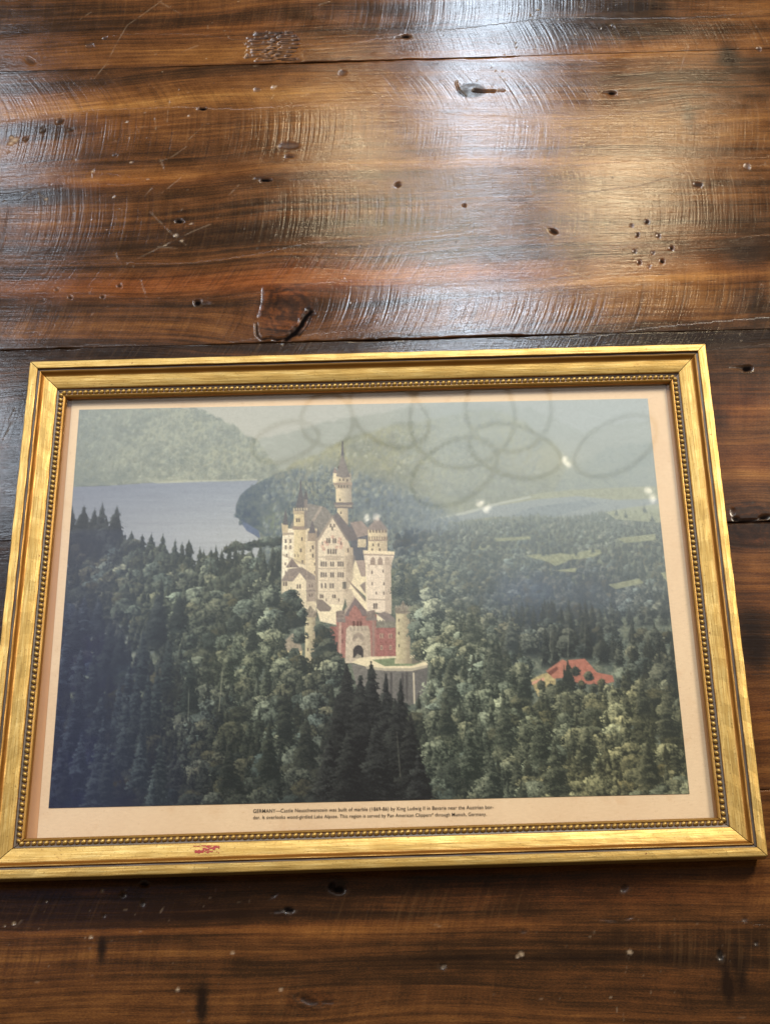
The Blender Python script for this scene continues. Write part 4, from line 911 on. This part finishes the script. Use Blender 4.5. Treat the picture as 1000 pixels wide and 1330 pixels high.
# ---------------------------------------------------------------- the print behind the glass
Q = [Vector(p) for p in ((-.1788, .1308), (.1733, .1277), (.1725, -.1202), (-.1780, -.1196))]     # printed area TL TR BR BL
def uv(u, v):         # v runs down the sheet
    return (Q[0] * (1 - u) + Q[1] * u) * (1 - v) + (Q[3] * (1 - u) + Q[2] * u) * v
PZ = .0024
nu, nv = 30, 22
U, Vv = np.meshgrid(np.linspace(-.0145, 1.034, nu), np.linspace(-.042, 1.088, nv))
def UV(U, Vv):
    q = [np.array(p) for p in Q]; U = U[..., None]; Vv = Vv[..., None]
    return (q[0] * (1 - U) + q[1] * U) * (1 - Vv) + (q[3] * (1 - U) + q[2] * U) * Vv
p = UV(U, Vv)
me = grid_mesh('printed_page', p[..., 0], p[..., 1][...], p[..., 0] * 0 + PZ, {}, False, .0021)
bm = bmesh.new(); bm.from_mesh(me); bmesh.ops.recalc_face_normals(bm, faces=bm.faces); bm.to_mesh(me); bm.free()
page = tag(link('printed_page', me, paper_material()), 'aged cream page with colour picture of a castle above forest, behind the frame glass', 'print')
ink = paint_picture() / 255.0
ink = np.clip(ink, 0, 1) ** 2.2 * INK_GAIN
iu, iv = np.meshgrid((np.arange(PW)) / (PW - 1), (np.arange(PH)) / (PH - 1))
p = UV(iu, iv)
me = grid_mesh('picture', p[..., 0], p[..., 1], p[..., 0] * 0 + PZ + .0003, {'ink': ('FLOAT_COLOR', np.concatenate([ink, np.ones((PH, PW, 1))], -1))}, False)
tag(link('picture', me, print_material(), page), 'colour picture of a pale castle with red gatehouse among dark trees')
CAP = plain('caption_ink', srgb(62, 50, 42), .8)
for text, pl, pr in (('GERMANY\u2014Castle Neuschwanstein was built of marble (1869-86) by King Ludwig II in Bavaria near the Austrian bor-', (329, 1056.3), (641, 1051)),
                     ('der. It overlooks wood-girdled Lake Alpsee. This region is served by Pan American Clippers* through Munich, Germany.', (329, 1064.5), (632, 1060))):
    cu = bpy.data.curves.new('caption', 'FONT'); cu.body = text; cu.size = 1.0; cu.space_character = 1.06; cu.offset = .004
    tmp = bpy.data.objects.new('caption', cu); col.objects.link(tmp)
    bpy.context.view_layer.update()
    me = bpy.data.meshes.new_from_object(tmp.evaluated_get(bpy.context.evaluated_depsgraph_get()))
    bpy.data.objects.remove(tmp)
    co = np.zeros(len(me.vertices) * 3); me.vertices.foreach_get('co', co); co = co.reshape(-1, 3)
    a, b = at(*pl, PZ), at(*pr, PZ); w_ = co[:, 0].max() - co[:, 0].min(); s_ = (b - a).length / w_
    a2 = math.atan2(b.y - a.y, b.x - a.x); x = (co[:, 0] - co[:, 0].min()) * s_; y = co[:, 1] * s_ * 1.12
    out = np.stack([a.x + x * math.cos(a2) - y * math.sin(a2), a.y + x * math.sin(a2) + y * math.cos(a2), x * 0 + PZ + .00035], -1)
    me.vertices.foreach_set('co', out.ravel()); me.update(); me.name = 'caption'
    o = link('caption', me, CAP, page)

# ---------------------------------------------------------------- ring chandelier overhead, seen only as a reflection in the glass
HL = 1.30
hub = mirrored(600, 560, GLASS_TOP, HL)
lamp = tag(empty('ring_chandelier', (hub.x, hub.y, HL)), 'chandelier of overlapping dark metal rings with small lit bulbs, reflected in the glass', 'chandelier')
BRONZE = plain('brushed_bronze', srgb(128, 114, 100), .4); BULB = emissive('bulb_glow', (1, .90, .74, 1), 10)
def torus(R, r, tilt):
    V = []; F = []; n, m = 56, 8
    for a in range(n):
        for b in range(m):
            A_, B_ = 2 * math.pi * a / n, 2 * math.pi * b / m
            V.append(((R + r * math.cos(B_)) * math.cos(A_), (R + r * math.cos(B_)) * math.sin(A_), r * math.sin(B_)))
            F.append((a * m + b, (a + 1) % n * m + b, (a + 1) % n * m + (b + 1) % m, a * m + (b + 1) % m))
    return from_lists('ring', V, F, True)
for px, py, rp, tx, ty in ((371, 573, 44, .2, .1), (425, 546, 33, -.2, .1), (505, 536, 56, .1, -.2), (589, 612, 60, .15, .2), (600, 540, 70, -.1, .1), (669, 585, 60, .2, -.1), (660, 528, 58, -.25, .2), (799, 578, 58, .2, .25)):
    c = mirrored(px, py, GLASS_TOP, HL); R_ = (mirrored(px + rp, py, GLASS_TOP, HL) - c).length
    o = link('ring', torus(R_, .0038, 0), BRONZE, lamp); o.location = c - Vector((hub.x, hub.y, HL)); o.rotation_euler = (tx * 2.2, ty * 2.2, 0)
def bulb_mesh():
    bm = bmesh.new(); bmesh.ops.create_uvsphere(bm, u_segments=12, v_segments=8, radius=.0044)
    for v in bm.verts: v.co.x *= 1.5
    me = bpy.data.meshes.new('bulb'); bm.to_mesh(me); bm.free(); return me
bulb = bulb_mesh(); bulb.materials.append(BULB)
for px, py in ((733, 596), (737, 603), (625, 653), (634, 661), (842, 635), (848, 646), (475, 672), (488, 671)):
    o = bpy.data.objects.new('bulb', bulb); col.objects.link(o); o.parent = lamp
    o.location = mirrored(px, py, GLASS_TOP, HL) - Vector((hub.x, hub.y, HL)); o.rotation_euler = (0, 0, (px * .37) % 3)
